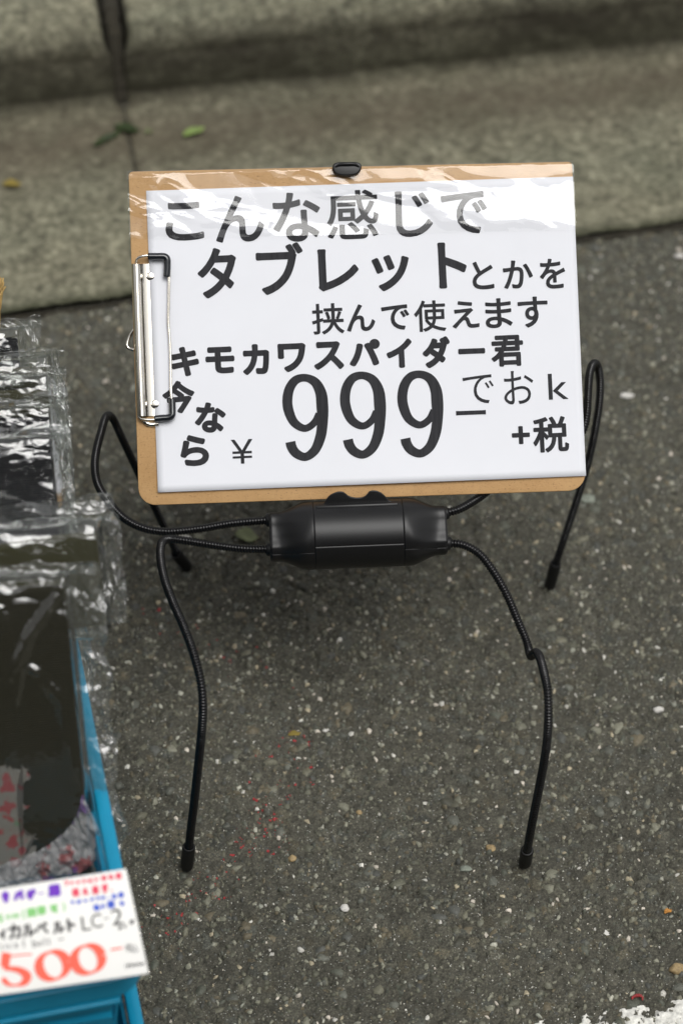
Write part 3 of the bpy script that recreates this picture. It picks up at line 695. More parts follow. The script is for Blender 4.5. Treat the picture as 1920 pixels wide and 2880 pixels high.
# ================================================================== THE FLEXIBLE STAND
stand = empty('tablet_stand', loc=(0.0, 1.19, 0))
tag(stand, 'black tablet stand with four bent gooseneck legs like a spider holding the clipboard', 'stand')
bc = L(1006, 1501, -.004)     # body centre in the board frame
def body_pt(s, ph):
    """s along the body (m), ph round it (0 = toward camera, pi/2 = up)"""
    q = float(sstep(.0350, .0555, abs(s))); e = float(sstep(.0600, .0612, abs(s)))
    sp, cp = math.sin(ph), math.cos(ph)
    hb = .0238 + (.0172 - .0238) * q; n_ = 2 + .9 * q
    lowmix = float(sstep(.35, -.35, sp))
    q2 = float(sstep(.031, .058, abs(s)))
    hc = (.0235 + (.0105 - .0235) * q2) * (1 - lowmix) + (.0235 + (.0150 - .0235) * q) * lowmix if cp > 0 else .0235 + (.013 - .0235) * q
    x = math.copysign(abs(cp) ** (2 / n_), cp) * hc; y = math.copysign(abs(sp) ** (2 / n_), sp) * hb
    if cp > 0: x += .20 * y * q * (1 - lowmix)
    k = 1 - .06 * e
    # shallow parting grooves
    g = 0.0
    for s0 in (-.0307, .0307): g = max(g, math.exp(-((s - s0) / .00028) ** 2))
    gy = -.0085 if abs(s) < .0307 else -.0125
    if cp > 0: g = max(g, math.exp(-((y - gy) / .00025) ** 2))
    m_ = math.hypot(x, y); k *= 1 - .00045 * g / max(m_, 1e-4)
    return (bc.x + s, bc.y + y * k, bc.z + x * k)
ss = list(np.linspace(-.0613, .0613, 170)) + [k + d for k in (-.0307, .0307) for d in (-.0006, -.0003, -.00015, 0, .00015, .0003, .0006)]; ss.sort()
phs = np.linspace(0, 2 * math.pi, 240, endpoint=False)
G = np.array([[body_pt(s, p) for p in phs] for s in ss])
def body_part(i0, i1, name, cap0, cap1, mtl=M['plastic']):
    A_ = G[i0:i1 + 1]; n, m_ = A_.shape[:2]; v = A_.reshape(-1, 3).tolist(); f = []
    for i in range(n - 1):
        for j in range(m_): f.append([i * m_ + j, (i + 1) * m_ + j, (i + 1) * m_ + (j + 1) % m_, i * m_ + (j + 1) % m_])
    if cap0: f.append(list(range(m_)))
    if cap1: f.append([(n - 1) * m_ + j for j in range(m_)][::-1])
    return mesh(name, v, f, mtl, stand, BM, sharp=40)
iL = min(range(len(ss)), key=lambda k: abs(ss[k] + .0307)); iR = min(range(len(ss)), key=lambda k: abs(ss[k] - .0307))
body = body_part(iL, iR, 'body', False, False)
body_part(0, iL, 'end_cap', True, False); body_part(iR, len(ss) - 1, 'end_cap', False, True)
# lip in front of the board's lower edge
lip_px = [(455, 206), (455, 184), (515, 180), (530, 150), (556, 118), (590, 98), (625, 88), (655, 88), (676, 100), (700, 118), (735, 130), (775, 133), (815, 127), (842, 106), (858, 86), (885, 79), (915, 82), (955, 100), (985, 128), (1008, 154), (1030, 160), (1075, 158), (1075, 184)]
C, _ = spline([(x / 2.703 + 720, y / 2.703 + 1350, 0) for x, y in lip_px[2:21]], 60)
outl = [L2d(x / 2.703 + 720, y / 2.703 + 1350, .006) for x, y in lip_px[:2]] + [L2d(p[0], p[1], .006) for p in C] + [L2d(x / 2.703 + 720, y / 2.703 + 1350, .006) for x, y in lip_px[21:]]
v, f = prism(outl[::-1], .0022, .0062); y0_ = L(1000, 1422, .004).y; v = [(x, y, c + .36 * (y - y0_)) for x, y, c in v]; bevelled('holder_lip', v, f, .0009, M['plastic'], stand, BM, seg=3)
l0, l1 = L(888, 1425, .006), L(1118, 1417, .006); mid = (l0 + l1) / 2
v, f = box((mid.x, mid.y - .0006, .0050), (l1.x - l0.x, .0026, .012)); bevelled('ledge', v, f, .0007, M['plastic'], stand, BM)
v, f = box((mid.x, mid.y - .004, -.003), (.058, .012, .018)); bevelled('ledge_support', v, f, .002, M['plastic'], stand, BM)
# rear arm behind the board and the grip over its top edge
tpc = L(976, 474, .004)
v, f = box(((tpc.x + bc.x) / 2, (tpc.y + bc.y) / 2, -.012), (.026, tpc.y - bc.y, .008), Matrix.Rotation(math.atan2(bc.x - tpc.x, tpc.y - bc.y), 3, 'Z')); bevelled('rear_arm', v, f, .002, M['plastic'], stand, BM)
ol = [(936, 462), (945, 457), (976, 455), (1006, 456), (1015, 462), (1016, 472), (1010, 484), (1000, 491), (976, 494), (952, 492), (941, 486), (935, 474)]
C, _ = spline([(x, y, 0) for x, y in ol + ol[:1]], 49); outl = [L2d(p[0], p[1], .006) for p in C[:-1]]
v, f = prism(outl[::-1], -.014, .0060)
bevelled('top_grip', v, f, .0022, M['plastic'], stand, BM, seg=4)
C, _ = spline([L(942, 470, .0058), L(955, 463, .0070), L(976, 461, .0074), L(998, 462, .0070), L(1010, 470, .0058)], 40)
child('grip_ridge', sweep(C, .0011 * np.sin(np.linspace(.25, 2.9, 40)) ** .5, 10), M['plastic'], stand)

# gooseneck legs: px x, px y, depth
LEGS = [
 [(770, 1462, 1.679), (740, 1464, 1.679), (650, 1472, 1.682), (560, 1487, 1.684), (460, 1495, 1.685), (400, 1484, 1.686), (350, 1458, 1.690), (305, 1410, 1.700), (275, 1360, 1.712), (267, 1310, 1.722), (272, 1265, 1.733), (285, 1215, 1.745), (296, 1178, 1.756), (306, 1168, 1.768), (318, 1178, 1.780), (345, 1235, 1.797), (385, 1320, 1.827), (430, 1415, 1.860), (475, 1510, 1.895), (505, 1568, 1.914)],
 [(772, 1546, 1.678), (745, 1545, 1.678), (680, 1543, 1.678), (600, 1533, 1.678), (530, 1522, 1.677), (480, 1516, 1.674), (462, 1520, 1.668), (453, 1535, 1.658), (452, 1570, 1.646), (462, 1625, 1.633), (485, 1690, 1.620), (520, 1770, 1.606), (548, 1850, 1.594), (566, 1925, 1.588), (571, 1985, 1.590), (568, 2050, 1.598), (558, 2150, 1.622), (546, 2260, 1.655), (535, 2350, 1.690)],
 [(1238, 1446, 1.679), (1255, 1442, 1.679), (1290, 1432, 1.681), (1345, 1400, 1.690), (1410, 1350, 1.705), (1500, 1300, 1.720), (1590, 1260, 1.727), (1635, 1215, 1.730), (1648, 1170, 1.734), (1652, 1110, 1.742), (1657, 1050, 1.754), (1666, 1024, 1.764), (1677, 1026, 1.776), (1685, 1060, 1.785), (1685, 1120, 1.794), (1672, 1210, 1.810), (1650, 1310, 1.832), (1610, 1440, 1.860), (1580, 1530, 1.880), (1560, 1590, 1.898)],
 [(1245, 1527, 1.678), (1262, 1528, 1.678), (1300, 1532, 1.678), (1345, 1556, 1.679), (1385, 1605, 1.680), (1425, 1675, 1.682), (1455, 1745, 1.684), (1480, 1805, 1.685), (1488, 1836, 1.680), (1492, 1845, 1.668), (1498, 1841, 1.650), (1506, 1835, 1.632), (1517, 1850, 1.612), (1527, 1885, 1.598), (1538, 1940, 1.586), (1541, 2010, 1.585), (1535, 2100, 1.600), (1520, 2190, 1.626), (1500, 2290, 1.656), (1484, 2375, 1.690)],
]
FEET = [ground(527, 1604), ground(526, 2447), ground(1545, 1655), ground(1474, 2437)]
for pts, ft in zip(LEGS, FEET):
    W = [at(*p) for p in pts]; end = Vector((ft.x, ft.y, .004)); W.append(W[-1].lerp(end, .72))
    _, Ln = spline(W, 50); n = int(Ln / .002 * 7); C, _ = spline(W, n)
    s = np.linspace(0, Ln, n); ph = (s / .00205) % 1.0
    R = .00305 * (1 - .24 * np.exp(-((ph - .5) / .19) ** 2)) + .00006 * np.sin(ph * 6.283)
    v, f = sweep(C, R, 14, up=(0, 0, 1)); leg = mesh('leg', v, f, M['goose'], stand, Matrix.Identity(4))
    # rubber foot
    d = (W[-1] - end).normalized(); top_ = end + d * .030
    K = [0, .0015, .004, .010, .027, .0285, .0295, .0296, .026]; Rr = [.0030, .0042, .0046, .0047, .0047, .0046, .0042, .0034, .0031]
    C2 = np.array([list(end + d * (k - .0015)) for k in K]); 
    # sweep with explicit duplicates is unstable for tangents: build as a lathe
    zx = d; ax = zx.orthogonal().normalized(); ay = zx.cross(ax); v = []; sg = 28
    for k, r_ in zip(K, Rr):
        for j in range(sg): v.append(end + d * (k - .002) + (ax * math.cos(j / sg * 6.28318) + ay * math.sin(j / sg * 6.28318)) * r_)
    f = [[i * sg + j, i * sg + (j + 1) % sg, (i + 1) * sg + (j + 1) % sg, (i + 1) * sg + j] for i in range(len(K) - 1) for j in range(sg)] + [list(range(sg))[::-1]]
    mesh('rubber_foot', v, f, M['rubber'], leg, Matrix.Identity(4), sharp=50)
    # socket where the leg enters the body
    a0, a1 = W[0], W[1]; C = np.array([list(a0.lerp(a1, k)) for k in (-.2, .35, .62, .7)])
    dd2 = (a1 - a0).normalized(); e0 = a0 if abs(a0.x) > 9 else a0
    C = np.array([list(a0 + dd2 * k) for k in (-.004, .001, .0045, .0056)]) if True else C
    v, f = sweep(C, np.array([.0048, .0048, .0048, .0040]), 24); mesh('leg_socket', v, f, M['plastic'], stand, Matrix.Identity(4), sharp=50)

# ================================================================== BASKETS, PACKS AND PRICE CARD (left foreground)
zr = .22
A0 = ground(405, 2743, zr); yaw = math.radians(12.6)
bx = Vector((math.cos(yaw), math.sin(yaw), 0)); by = Vector((-math.sin(yaw), math.cos(yaw), 0))
BW, BLn, BH = .27, .43, .105
def basket(name, ztop, label):
    Mx = Matrix(((bx.x, by.x, 0, A0.x), (bx.y, by.y, 0, A0.y), (0, 0, 1, ztop), (0, 0, 0, 1)))
    root = empty(name, rot=Matrix(((bx.x, by.x, 0, A0.x), (bx.y, by.y, 0, A0.y), (0, 0, 1, ztop - BH), (0, 0, 0, 1))))
    tag(root, label, 'basket', 'stacked blue plastic baskets')
    # local: x from -BW (left) to 0 (right), y from 0 (front) to BLn, z from 0 (rim) down
    def ring(off, z, r=.018, n=7):
        o_ = []
        for cx, cy, a0 in ((-r - off, r + off, -90), (-r - off, BLn - r - off, 0), (-BW + r + off, BLn - r - off, 90), (-BW + r + off, r + off, 180)):
            for k in range(n):
                a = math.radians(a0 + 90 * k / (n - 1)); o_.append((cx + r * math.cos(a), cy + r * math.sin(a), z))
        return o_
    def loft(rings, name, w=0):
        n = len(rings[0]); v = [p for r_ in rings for p in r_]; m_ = len(rings)
        f = [[i * n + j, i * n + (j + 1) % n, ((i + 1) % m_) * n + (j + 1) % n, ((i + 1) % m_) * n + j] for i in range(m_) for j in range(n)]
        return v, f
    v, f = loft([ring(0, -.0005), ring(.0006, .0), ring(.0075, .0), ring(.0085, -.001), ring(.0085, -.014), ring(.0060, -.014), ring(.0055, -.004), ring(.0022, -.004), ring(.0018, -.016), ring(0, -.016)], 'rim')
    mesh('rim', v, f, M['blue'], root, Mx, sharp=50)
    # tapering walls: rails and ribs with slots between
    def woff(z): return .0095 + (-z - .012) * .13
    parts = []
    for z0, z1 in ((-.012, -.030), (-.052, -.058), (-.080, -.105)):
        parts.append(loft([ring(woff(z0), z0), ring(woff(z0) + .0022, z0), ring(woff(z1) + .0022, z1), ring(woff(z1), z1)], ''))
    def rib(px, py, nx, ny):
        q = []
        for z in (-.030, -.080):
            o1 = woff(z)
            for t, dn in ((-.0035, 0), (.0035, 0), (.0035, .002), (-.0035, .002)):
                q.append((px + ny * t - nx * (o1 + dn), py + nx * t - ny * (o1 + dn), z))
        return q, [[0, 1, 5, 4], [1, 2, 6, 5], [2, 3, 7, 6], [3, 0, 4, 7]]
    for y in np.arange(.024, BLn - .02, .0155): parts.append(rib(0, y, 1, 0)); parts.append(rib(-BW, y, -1, 0))
    for x in np.arange(-.024, -BW + .02, -.0155): parts.append(rib(x, BLn, 0, 1))
    zs_ = (-.028, -.052, -.055, -.082); q = []
    for z, ex in zip(zs_, (.0, .0, .0025, .0025)):
        for dn in (0, .0022): q += [(-.020, woff(z) + dn - ex, z), (-BW + .020, woff(z) + dn - ex, z)]
    parts.append((q, [[4 * k, 4 * k + 1, 4 * k + 5, 4 * k + 4] for k in range(3)] + [[4 * k + 2, 4 * k + 6, 4 * k + 7, 4 * k + 3] for k in range(3)]))
    v, f = join(parts); mesh('slotted_wall', v, f, M['blue'], root, Mx, sharp=40)
    o1 = woff(-.105); r1 = ring(o1, -.103); r2 = ring(o1, -.105); n = len(r1)
    mesh('floor', r1 + r2, [list(range(n)), list(range(n, 2 * n))[::-1]] + [[j, (j + 1) % n, n + (j + 1) % n, n + j] for j in range(n)], M['blue'], root, Mx, sharp=40)
    # reinforcing bar on the front under the rim
    v, f = box((-.055, .002, -.0215), (.080, .006, .004)); bevelled('grip_bar', v, f, .001, M['blue'], root, Mx)
    return root
basket('plastic_basket', zr, 'upper blue slotted plastic basket filled with bagged belts beside the stand')
basket('plastic_basket', zr - .1085, 'lower blue plastic basket standing on the asphalt under the filled one')

# bagged belts filed in the basket
pyaw = math.radians(7); elev = math.radians(31)
def pack(px, py, t, w_, h_, th, cols, seed, label, mats=None, fin_r=.02, roll=0.0, topfin=.016, cat='bagged belt', mr=.012, creases=()):
    """px,py,t: the content's upper right front corner"""
    XA = Vector((math.cos(pyaw + roll), math.sin(pyaw + roll), 0)); NA = Vector((math.sin(pyaw + roll) * math.cos(elev), -math.cos(pyaw + roll) * math.cos(elev), math.sin(elev))); UA = NA.cross(XA)
    c = at(px, py, t)
    Mx = Matrix(((XA.x, UA.x, NA.x, c.x), (XA.y, UA.y, NA.y, c.y), (XA.z, UA.z, NA.z, c.z), (0, 0, 0, 1)))
    root = empty('bagged_belt', rot=Matrix.Translation(c - UA * h_ - XA * w_ / 2)); tag(root, label, cat, 'bagged webbing belts filed in the blue basket')
    r = np.random.default_rng(seed)
    n = len(cols); z = 0.0; each = th / n
    for k, cn in enumerate(cols):
        zc = -each * (k + .5); hh = h_ - r.uniform(0, .007) * (k > 0); xw = r.uniform(0, .006) * (k > 0)
        # folded webbing: a slab whose top is a rounded fold
        sec = []
        for a in np.linspace(0, math.pi, 9): sec.append((math.cos(a) * each * .47, -each * .47 + math.sin(a) * each * .47))
        sec = [(zc + a, b - (h_ - hh)) for a, b in sec]; sec = sec + [(zc - each * .47, -h_), (zc + each * .47, -h_)]
        nx = 26; xs = np.linspace(-w_, -xw, nx); v = []
        for x in xs:
            dz = .0012 * math.sin(x * 55 + k * 2) ; dy = .0016 * math.sin(x * 40 + seed)
            for (a, b) in sec: v.append((x, b + dy, a + dz))
        m_ = len(sec); f = [[i * m_ + j, (i + 1) * m_ + j, (i + 1) * m_ + (j + 1) % m_, i * m_ + (j + 1) % m_] for i in range(nx - 1) for j in range(m_)]
        f += [list(range(m_)), [(nx - 1) * m_ + j for j in range(m_)][::-1]]
        mesh('webbing_fold', v, f, M[cn], root, Mx, sharp=45)
    def inpl(x, y):
        dd = at(x, y, 1.0) - CAM; tq = (c + NA * .003 - CAM).dot(NA) / dd.dot(NA); qq = CAM + dd * tq - c; return qq.dot(XA), qq.dot(UA)
    # film pillow
    nu, nv = (420, 200) if creases else (220, 170); fu = np.linspace(0, 2 * math.pi, nu, endpoint=False); fu = fu - .9 * np.sin(2 * fu) / 2 * -1 * .0; fv = np.linspace(-w_ - .01, mr, nv)
    A_, B_ = np.meshgrid(fu, fv, indexing='ij')
    hc_, hh_ = th / 2 + .004, h_ / 2 + .008; cc, sn = np.cos(A_), np.sin(A_); e = .38
    taper = 1 - .93 * sstep(.0, mr, B_)
    z_ = -th / 2 + np.sign(cc) * np.abs(cc) ** e * hc_ * taper; y_ = -h_ / 2 + np.sign(sn) * np.abs(sn) ** e * hh_ * (1 - .03 * sstep(0, mr, B_))
    p_, q_ = B_ * 1.0, y_ + np.where(cc > 0, 0, .7)
    edg = np.clip(sstep(-.03, .0, B_) + sstep(-.035, 0, y_), 0, 1.3)
    d = (crease(p_ * 26 + 3, q_ * 20, seed * 7) - .45) * .0045 * (.30 + edg) + (crease(p_ * 60, q_ * 110, seed * 7 + 3) - .5) * .0030 * edg
    for (xa, ya, xb, yb, wd, hg) in creases:
        (ax_, ay_), (bx_, by_) = inpl(xa, ya), inpl(xb, yb); ex, ey = bx_ - ax_, by_ - ay_; l2 = ex * ex + ey * ey
        tt = np.clip(((B_ - ax_) * ex + (y_ - ay_) * ey) / l2, 0, 1); dist = np.hypot(B_ - ax_ - tt * ex, y_ - ay_ - tt * ey); d = d + (cc > 0) * hg * np.clip(1 - dist / wd, 0, 1) * np.sin(np.clip(tt, .06, .94) * 3.14159) ** .5
    z_ = z_ + np.sign(cc) * d * sstep(.0, .4, np.abs(cc)); y_ = y_ + np.sign(sn) * d * 1.4 * sstep(.6, .95, np.abs(sn)) + .004 * (fbm(B_ * 30, A_ * 0 + seed, 8, 2) - .5) * (sn > .6)
    P = np.stack([B_, y_, z_], -1)
    gridmesh('film_bag', P, M['bag'], root, Mx, wrap=True)
    # crumpled side seam and top flap
    nu, nv = 260, 26; a, b = np.meshgrid(np.linspace(-h_ * 1.02, .010, nu), np.linspace(0, 1, nv), indexing='ij')
    fw = fin_r * (.75 + .6 * fbm(a * 45, a * 0, seed + 50, 2))
    x = .001 + b * fw; zf = -th / 2 + (crease(a * 70, b * 2.6 + .3, seed + 60) - .5) * .020 * (b ** .7)
    gridmesh('side_seam', np.stack([x, a + (fbm(a * 40, b * 3, seed + 5, 2) - .5) * .008 * b, zf], -1), M['fin'], root, Mx)
    if topfin:
        nu = 320; a, b = np.meshgrid(np.linspace(-w_ - .01, mr + fin_r * .7, nu), np.linspace(0, 1, nv), indexing='ij')
        fw = topfin * (.7 + .7 * fbm(a * 40, a * 0, seed + 150, 2)); zz = -th / 2 + (crease(a * 60, b * 2.4 + .2, seed + 160) - .45) * .026 * b
        gridmesh('top_flap', np.stack([a, .004 + b * fw * .8 + (fbm(a * 60, b * 3, seed + 9, 2) - .5) * .006 * b, zz + .006 * b], -1), M['fin'], root, Mx)
    return root
PK = [
 (182, 1652, 1.452, .20, .185, .024, ['darkolive', 'black', 'olive'], 3, 'nearest bagged belt with its whole dark olive face showing behind the price card',   .0195, .012, .004),
 (272, 1506, 1.498, .22, .060, .026, ['olive', 'black', 'black'], 8, 'widest bagged belt just behind the nearest one with a pale crumpled top', .012, .020, .004),
 (142, 1262, 1.545, .17, .20, .022, ['black', 'olive'], 13, 'bagged belt with a broad black face in the middle of the row', .0105, .012),
 (138, 1168, 1.572, .17, .19, .020, ['black', 'olive'], 17, 'bagged black belt directly behind the broad black faced one', .0105, .010),
 (134, 1092, 1.600, .17, .19, .020, ['olive', 'black'], 23, 'bagged olive topped belt third from the back of the row', .0105, .010),
 (128, 1030, 1.628, .16, .19, .020, ['olive', 'black'], 29, 'bagged bright olive belt second from the back of the row', .0105, .010),
 (48, 950, 1.660, .12, .19, .022, ['black', 'black'], 37, 'farthest bagged black belt with a film corner pointing right', .016, .012),
]
CR = [(172, 1662, 80, 1790, .0045, .0042), (84, 1782, 36, 1900, .0055, .0040), (62, 1880, 40, 1985, .0035, .003), (75, 1875, 118, 1890, .003, .003), (128, 1918, 196, 1985, .0050, .0035), (150, 2003, 205, 1990, .003, .003), (14, 2092, 52, 2050, .004, .0035), (50, 2052, 90, 2048, .004, .003), (88, 2050, 128, 2018, .0035, .003), (48, 2122, 112, 2146, .003, .0028), (162, 2086, 206, 2062, .003, .003)]
roots = []
for (px, py, t, w_, h_, th, cols, sd_, lab, fr_, tf_, *mr_) in PK: roots.append(pack(px, py, t, w_, h_, th, cols, sd_, lab, fin_r=fr_, topfin=tf_, mr=mr_[0] if mr_ else .006, creases=CR if sd_ == 3 else ()))

# price card reflection painted on the nearest bag: lower left patch and crumpled hem
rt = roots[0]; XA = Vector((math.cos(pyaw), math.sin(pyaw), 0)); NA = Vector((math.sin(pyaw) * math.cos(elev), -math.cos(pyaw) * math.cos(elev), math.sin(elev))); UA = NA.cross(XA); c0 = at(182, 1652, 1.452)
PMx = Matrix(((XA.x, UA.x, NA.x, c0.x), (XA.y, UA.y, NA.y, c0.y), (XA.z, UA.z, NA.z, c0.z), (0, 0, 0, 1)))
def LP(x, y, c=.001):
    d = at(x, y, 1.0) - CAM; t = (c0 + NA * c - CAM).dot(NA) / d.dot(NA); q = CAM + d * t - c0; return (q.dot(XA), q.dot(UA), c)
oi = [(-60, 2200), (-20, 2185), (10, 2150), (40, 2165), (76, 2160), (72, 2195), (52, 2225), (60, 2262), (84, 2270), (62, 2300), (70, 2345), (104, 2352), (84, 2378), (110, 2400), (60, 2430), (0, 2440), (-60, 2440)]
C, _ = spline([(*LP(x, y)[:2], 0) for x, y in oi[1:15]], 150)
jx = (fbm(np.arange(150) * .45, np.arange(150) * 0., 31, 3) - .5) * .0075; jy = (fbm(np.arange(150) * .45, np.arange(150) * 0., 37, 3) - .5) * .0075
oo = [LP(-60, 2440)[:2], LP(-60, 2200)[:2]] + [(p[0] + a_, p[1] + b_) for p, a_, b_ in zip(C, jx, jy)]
v, f = prism(oo[::-1], .0008, .0012); mesh('reflection_patch', v, f, M['refl_patch'], rt, PMx, smooth=False)
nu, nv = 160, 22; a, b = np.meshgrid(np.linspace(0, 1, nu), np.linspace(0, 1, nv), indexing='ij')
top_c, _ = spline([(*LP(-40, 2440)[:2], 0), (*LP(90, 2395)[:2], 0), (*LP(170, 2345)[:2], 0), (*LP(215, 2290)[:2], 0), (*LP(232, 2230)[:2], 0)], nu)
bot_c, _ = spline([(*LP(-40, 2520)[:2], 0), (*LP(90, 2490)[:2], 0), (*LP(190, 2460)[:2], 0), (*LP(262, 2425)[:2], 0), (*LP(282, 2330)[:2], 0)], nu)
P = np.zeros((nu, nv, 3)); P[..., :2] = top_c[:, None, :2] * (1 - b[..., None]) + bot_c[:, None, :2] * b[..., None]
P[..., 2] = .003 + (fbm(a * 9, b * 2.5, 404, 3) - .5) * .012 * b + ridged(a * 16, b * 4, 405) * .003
gridmesh('reflection_hem', P, M['hem'], rt, PMx)

# frayed tan cord end at the far left
parts = []
r = np.random.default_rng(2)
for k in range(26):
    p0 = at(-14 + r.normal(0, 5), 930, 1.64); p1 = at(-2 + r.normal(0, 7), 850 + r.normal(0, 8), 1.63 + r.normal(0, .003)); p2 = at(0 + r.normal(0, 9), 792 + r.normal(0, 12), 1.63 + r.normal(0, .004))
    C, _ = spline([p0, p1, p2], 14); parts.append(sweep(C, .0006, 5))
v, f = join(parts); o = mesh('frayed_cord', v, f, M['tan']); tag(o, 'frayed tan fibre cord end above the farthest bagged belt', 'cord')

# price card leaning on the front of the basket
cc0 = [at(-330, 2552, 1.372), at(355, 2443, 1.386), at(419, 2738, 1.372), at(-300, 2842, 1.358)]
cu_ = (cc0[1] - cc0[0]).normalized(); cn_ = cu_.cross(cc0[1] - cc0[2]).normalized(); cv_ = cn_.cross(cu_); CO = cc0[2]
CM = Matrix(((cu_.x, cv_.x, cn_.x, CO.x), (cu_.y, cv_.y, cn_.y, CO.y), (cu_.z, cv_.z, cn_.z, CO.z), (0, 0, 0, 1)))
def LC(x, y):
    d = at(x, y, 1.0) - CAM; t = (CO - CAM).dot(cn_) / d.dot(cn_); r_ = CAM + d * t - CO; return Vector((r_.dot(cu_), r_.dot(cv_), 0))
card = empty('price_card', rot=CM); tag(card, 'handwritten white price card reading 500 leaning on the front of the blue basket', 'price card')
ol = [LC(-330, 2552), LC(355, 2443), LC(419, 2738), LC(-300, 2842)]
v, f = prism([(p.x, p.y) for p in ol][::-1], -.0012, 0); bevelled('card', v, f, .0003, M['card'], card, CM)
z1 = lambda x, y: .0003
def words(txts, m_):
    parts = [place_glyph(g[0], *(lambda X_, Y_: (X_, Y_))(g[1] / 3.564, 2350 + g[2] / 3.564), g[3] / 3.564, g[4] / 3.564, g[5], rot=g[6] if len(g) > 6 else 0, LL=LC, cfun=z1, sc=4.93e3) for g in txts]
    v, f = join(parts); mesh('handwriting', v, f, M[m_], card, CM, smooth=False)
words([('サ', 60, 618, 80, 118, .045), ('バ', 190, 598, 110, 100, .03), ('ゲ', 315, 590, 105, 110, .03), ('ー', 415, 580, 60, 12, 0), ('用', 545, 552, 130, 125, .045)], 'purple')
words([('フ', 670, 478, 50, 50, .01), ('ァ', 725, 478, 40, 42, .01), ('ッ', 785, 470, 45, 40, .01), ('シ', 850, 455, 55, 50, .01), ('ョ', 905, 455, 36, 44, .01), ('ン', 965, 440, 60, 50, .01), ('に', 1045, 425, 55, 55, .02), ('も', 1115, 415, 55, 55, .02), ('使', 1190, 405, 66, 66, .015),
       ('使', 760, 570, 80, 85, .02), ('え', 860, 560, 60, 70, .02), ('ま', 960, 545, 70, 90, .03), ('す', 1055, 530, 70, 95, .03), ('。', 1120, 550, 20, 20, .02)], 'pink')
words([('7', -70, 835, 50, 80, .01), ('5', 10, 830, 50, 80, .01), ('c', 85, 815, 45, 45, .01), ('m', 160, 805, 70, 45, .01), ('(', 240, 790, 24, 100, .01), ('調', 320, 770, 95, 95, .02), ('節', 420, 750, 90, 95, .02), ('可', 545, 735, 80, 85, .015), (')', 645, 715, 24, 90, .01)], 'green')
words([('マ', 730, 670, 40, 40, .02), ('ジ', 795, 665, 50, 45, .02), ('ッ', 860, 655, 40, 34, .02), ('ク', 925, 640, 44, 46, .01), ('テ', 985, 632, 42, 44, .01), ('ー', 1085, 625, 40, 8, 0), ('プ', 1035, 625, 40, 46, .02), ('仕', 1145, 610, 50, 55, .02), ('様', 1215, 595, 60, 60, .02),
       ('色', 970, 720, 70, 70, .03), ('い', 1035, 710, 40, 50, .02), ('落', 1115, 690, 80, 80, .03), ('ち', 1225, 680, 50, 50, .02)], 'bluem')
words([('ィ', 30, 990, 70, 100, .02), ('カ', 150, 960, 130, 150, .015), ('ル', 290, 950, 130, 130, .015), ('ベ', 420, 930, 130, 120, .012), ('ル', 590, 920, 120, 120, .015), ('ト', 715, 895, 80, 130, .02), ('L', 865, 880, 90, 140, .0), ('C', 970, 855, 110, 140, .0), ('-', 1070, 830, 50, 10, 0), ('2', 1175, 815, 110, 160, .0),
       ('タ', 1205, 925, 40, 45, .01), ('イ', 1255, 910, 36, 42, .01), ('プ', 1325, 868, 50, 50, .02),
       ('t', 15, 1120, 26, 60, .0), ('i', 60, 1110, 12, 60, .0), ('c', 105, 1110, 36, 40, .0), ('a', 165, 1102, 40, 42, .0), ('l', 240, 1085, 10, 76, .0), ('b', 350, 1080, 44, 76, .0), ('e', 405, 1085, 40, 42, .0), ('l', 450, 1065, 10, 76, .0), ('t', 495, 1062, 30, 64, .0), ('-', 615, 1040, 60, 10, 0),
       ('税', 1292, 1125, 62, 80, 0), ('込', 1350, 1130, 70, 80, 0), ('(', 1262, 1310, 16, 60, 0), ('p', 1290, 1305, 26, 40, .01), ('l', 1312, 1300, 8, 44, 0), ('u', 1335, 1300, 24, 28, .01), ('s', 1362, 1296, 22, 28, .01), ('t', 1388, 1290, 16, 36, .01), ('a', 1412, 1290, 22, 28, .01), ('x', 1436, 1285, 22, 28, .01)], 'blackm')
# the brush-written figures 500 -
def ribbon(pts, closed=False, n=70):
    C, _ = spline([(x, y, 0, wd) for x, y, wd in pts], n); T = np.gradient(C[:, :2], axis=0); T /= np.linalg.norm(T, axis=1)[:, None] + 1e-9; Nn = np.stack([-T[:, 1], T[:, 0]], 1); v = []
    for k in range(n):
        for sgn in (-1, 1):
            p = (C[k, :2] + Nn[k] * sgn * C[k, 3] / 2) / 3.564; q = LC(p[0], 2350 + p[1]); v.append((q.x, q.y, .0003 + k * 1e-6))
    return v, [[2 * k, 2 * k + 1, 2 * k + 3, 2 * k + 2] for k in range(n - 1)]
parts = [ribbon([(70, 1175, 92), (60, 1240, 92), (52, 1320, 84)]), ribbon([(110, 1210, 14), (200, 1198, 16), (325, 1190, 14)]),
         ribbon([(40, 1335, 30), (120, 1335, 50), (210, 1355, 70), (275, 1410, 90), (250, 1470, 70), (170, 1500, 22), (90, 1490, 40), (50, 1455, 55), (60, 1430, 60)])]
def zero(cx, cy, rx, ry, tilt):
    return ribbon([(cx + rx * math.cos(a) * math.cos(tilt) - ry * math.sin(a) * math.sin(tilt), cy + rx * math.cos(a) * math.sin(tilt) + ry * math.sin(a) * math.cos(tilt), 20 + 78 * abs(math.cos(a + .1)) ** 1.3) for a in np.linspace(0, 2 * math.pi, 17)], n=100)
parts += [zero(535, 1302, 140, 138, -.25), zero(885, 1240, 140, 138, -.25), ribbon([(1110, 1145, 14), (1170, 1135, 18), (1235, 1125, 12)])]
for k, pt in enumerate(parts): pt[0][:] = [(x, y, z + k * 1.2e-4) for x, y, z in pt[0]]
v, f = join(parts); mesh('handwriting', v, f, M['redm'], card, CM, smooth=False)

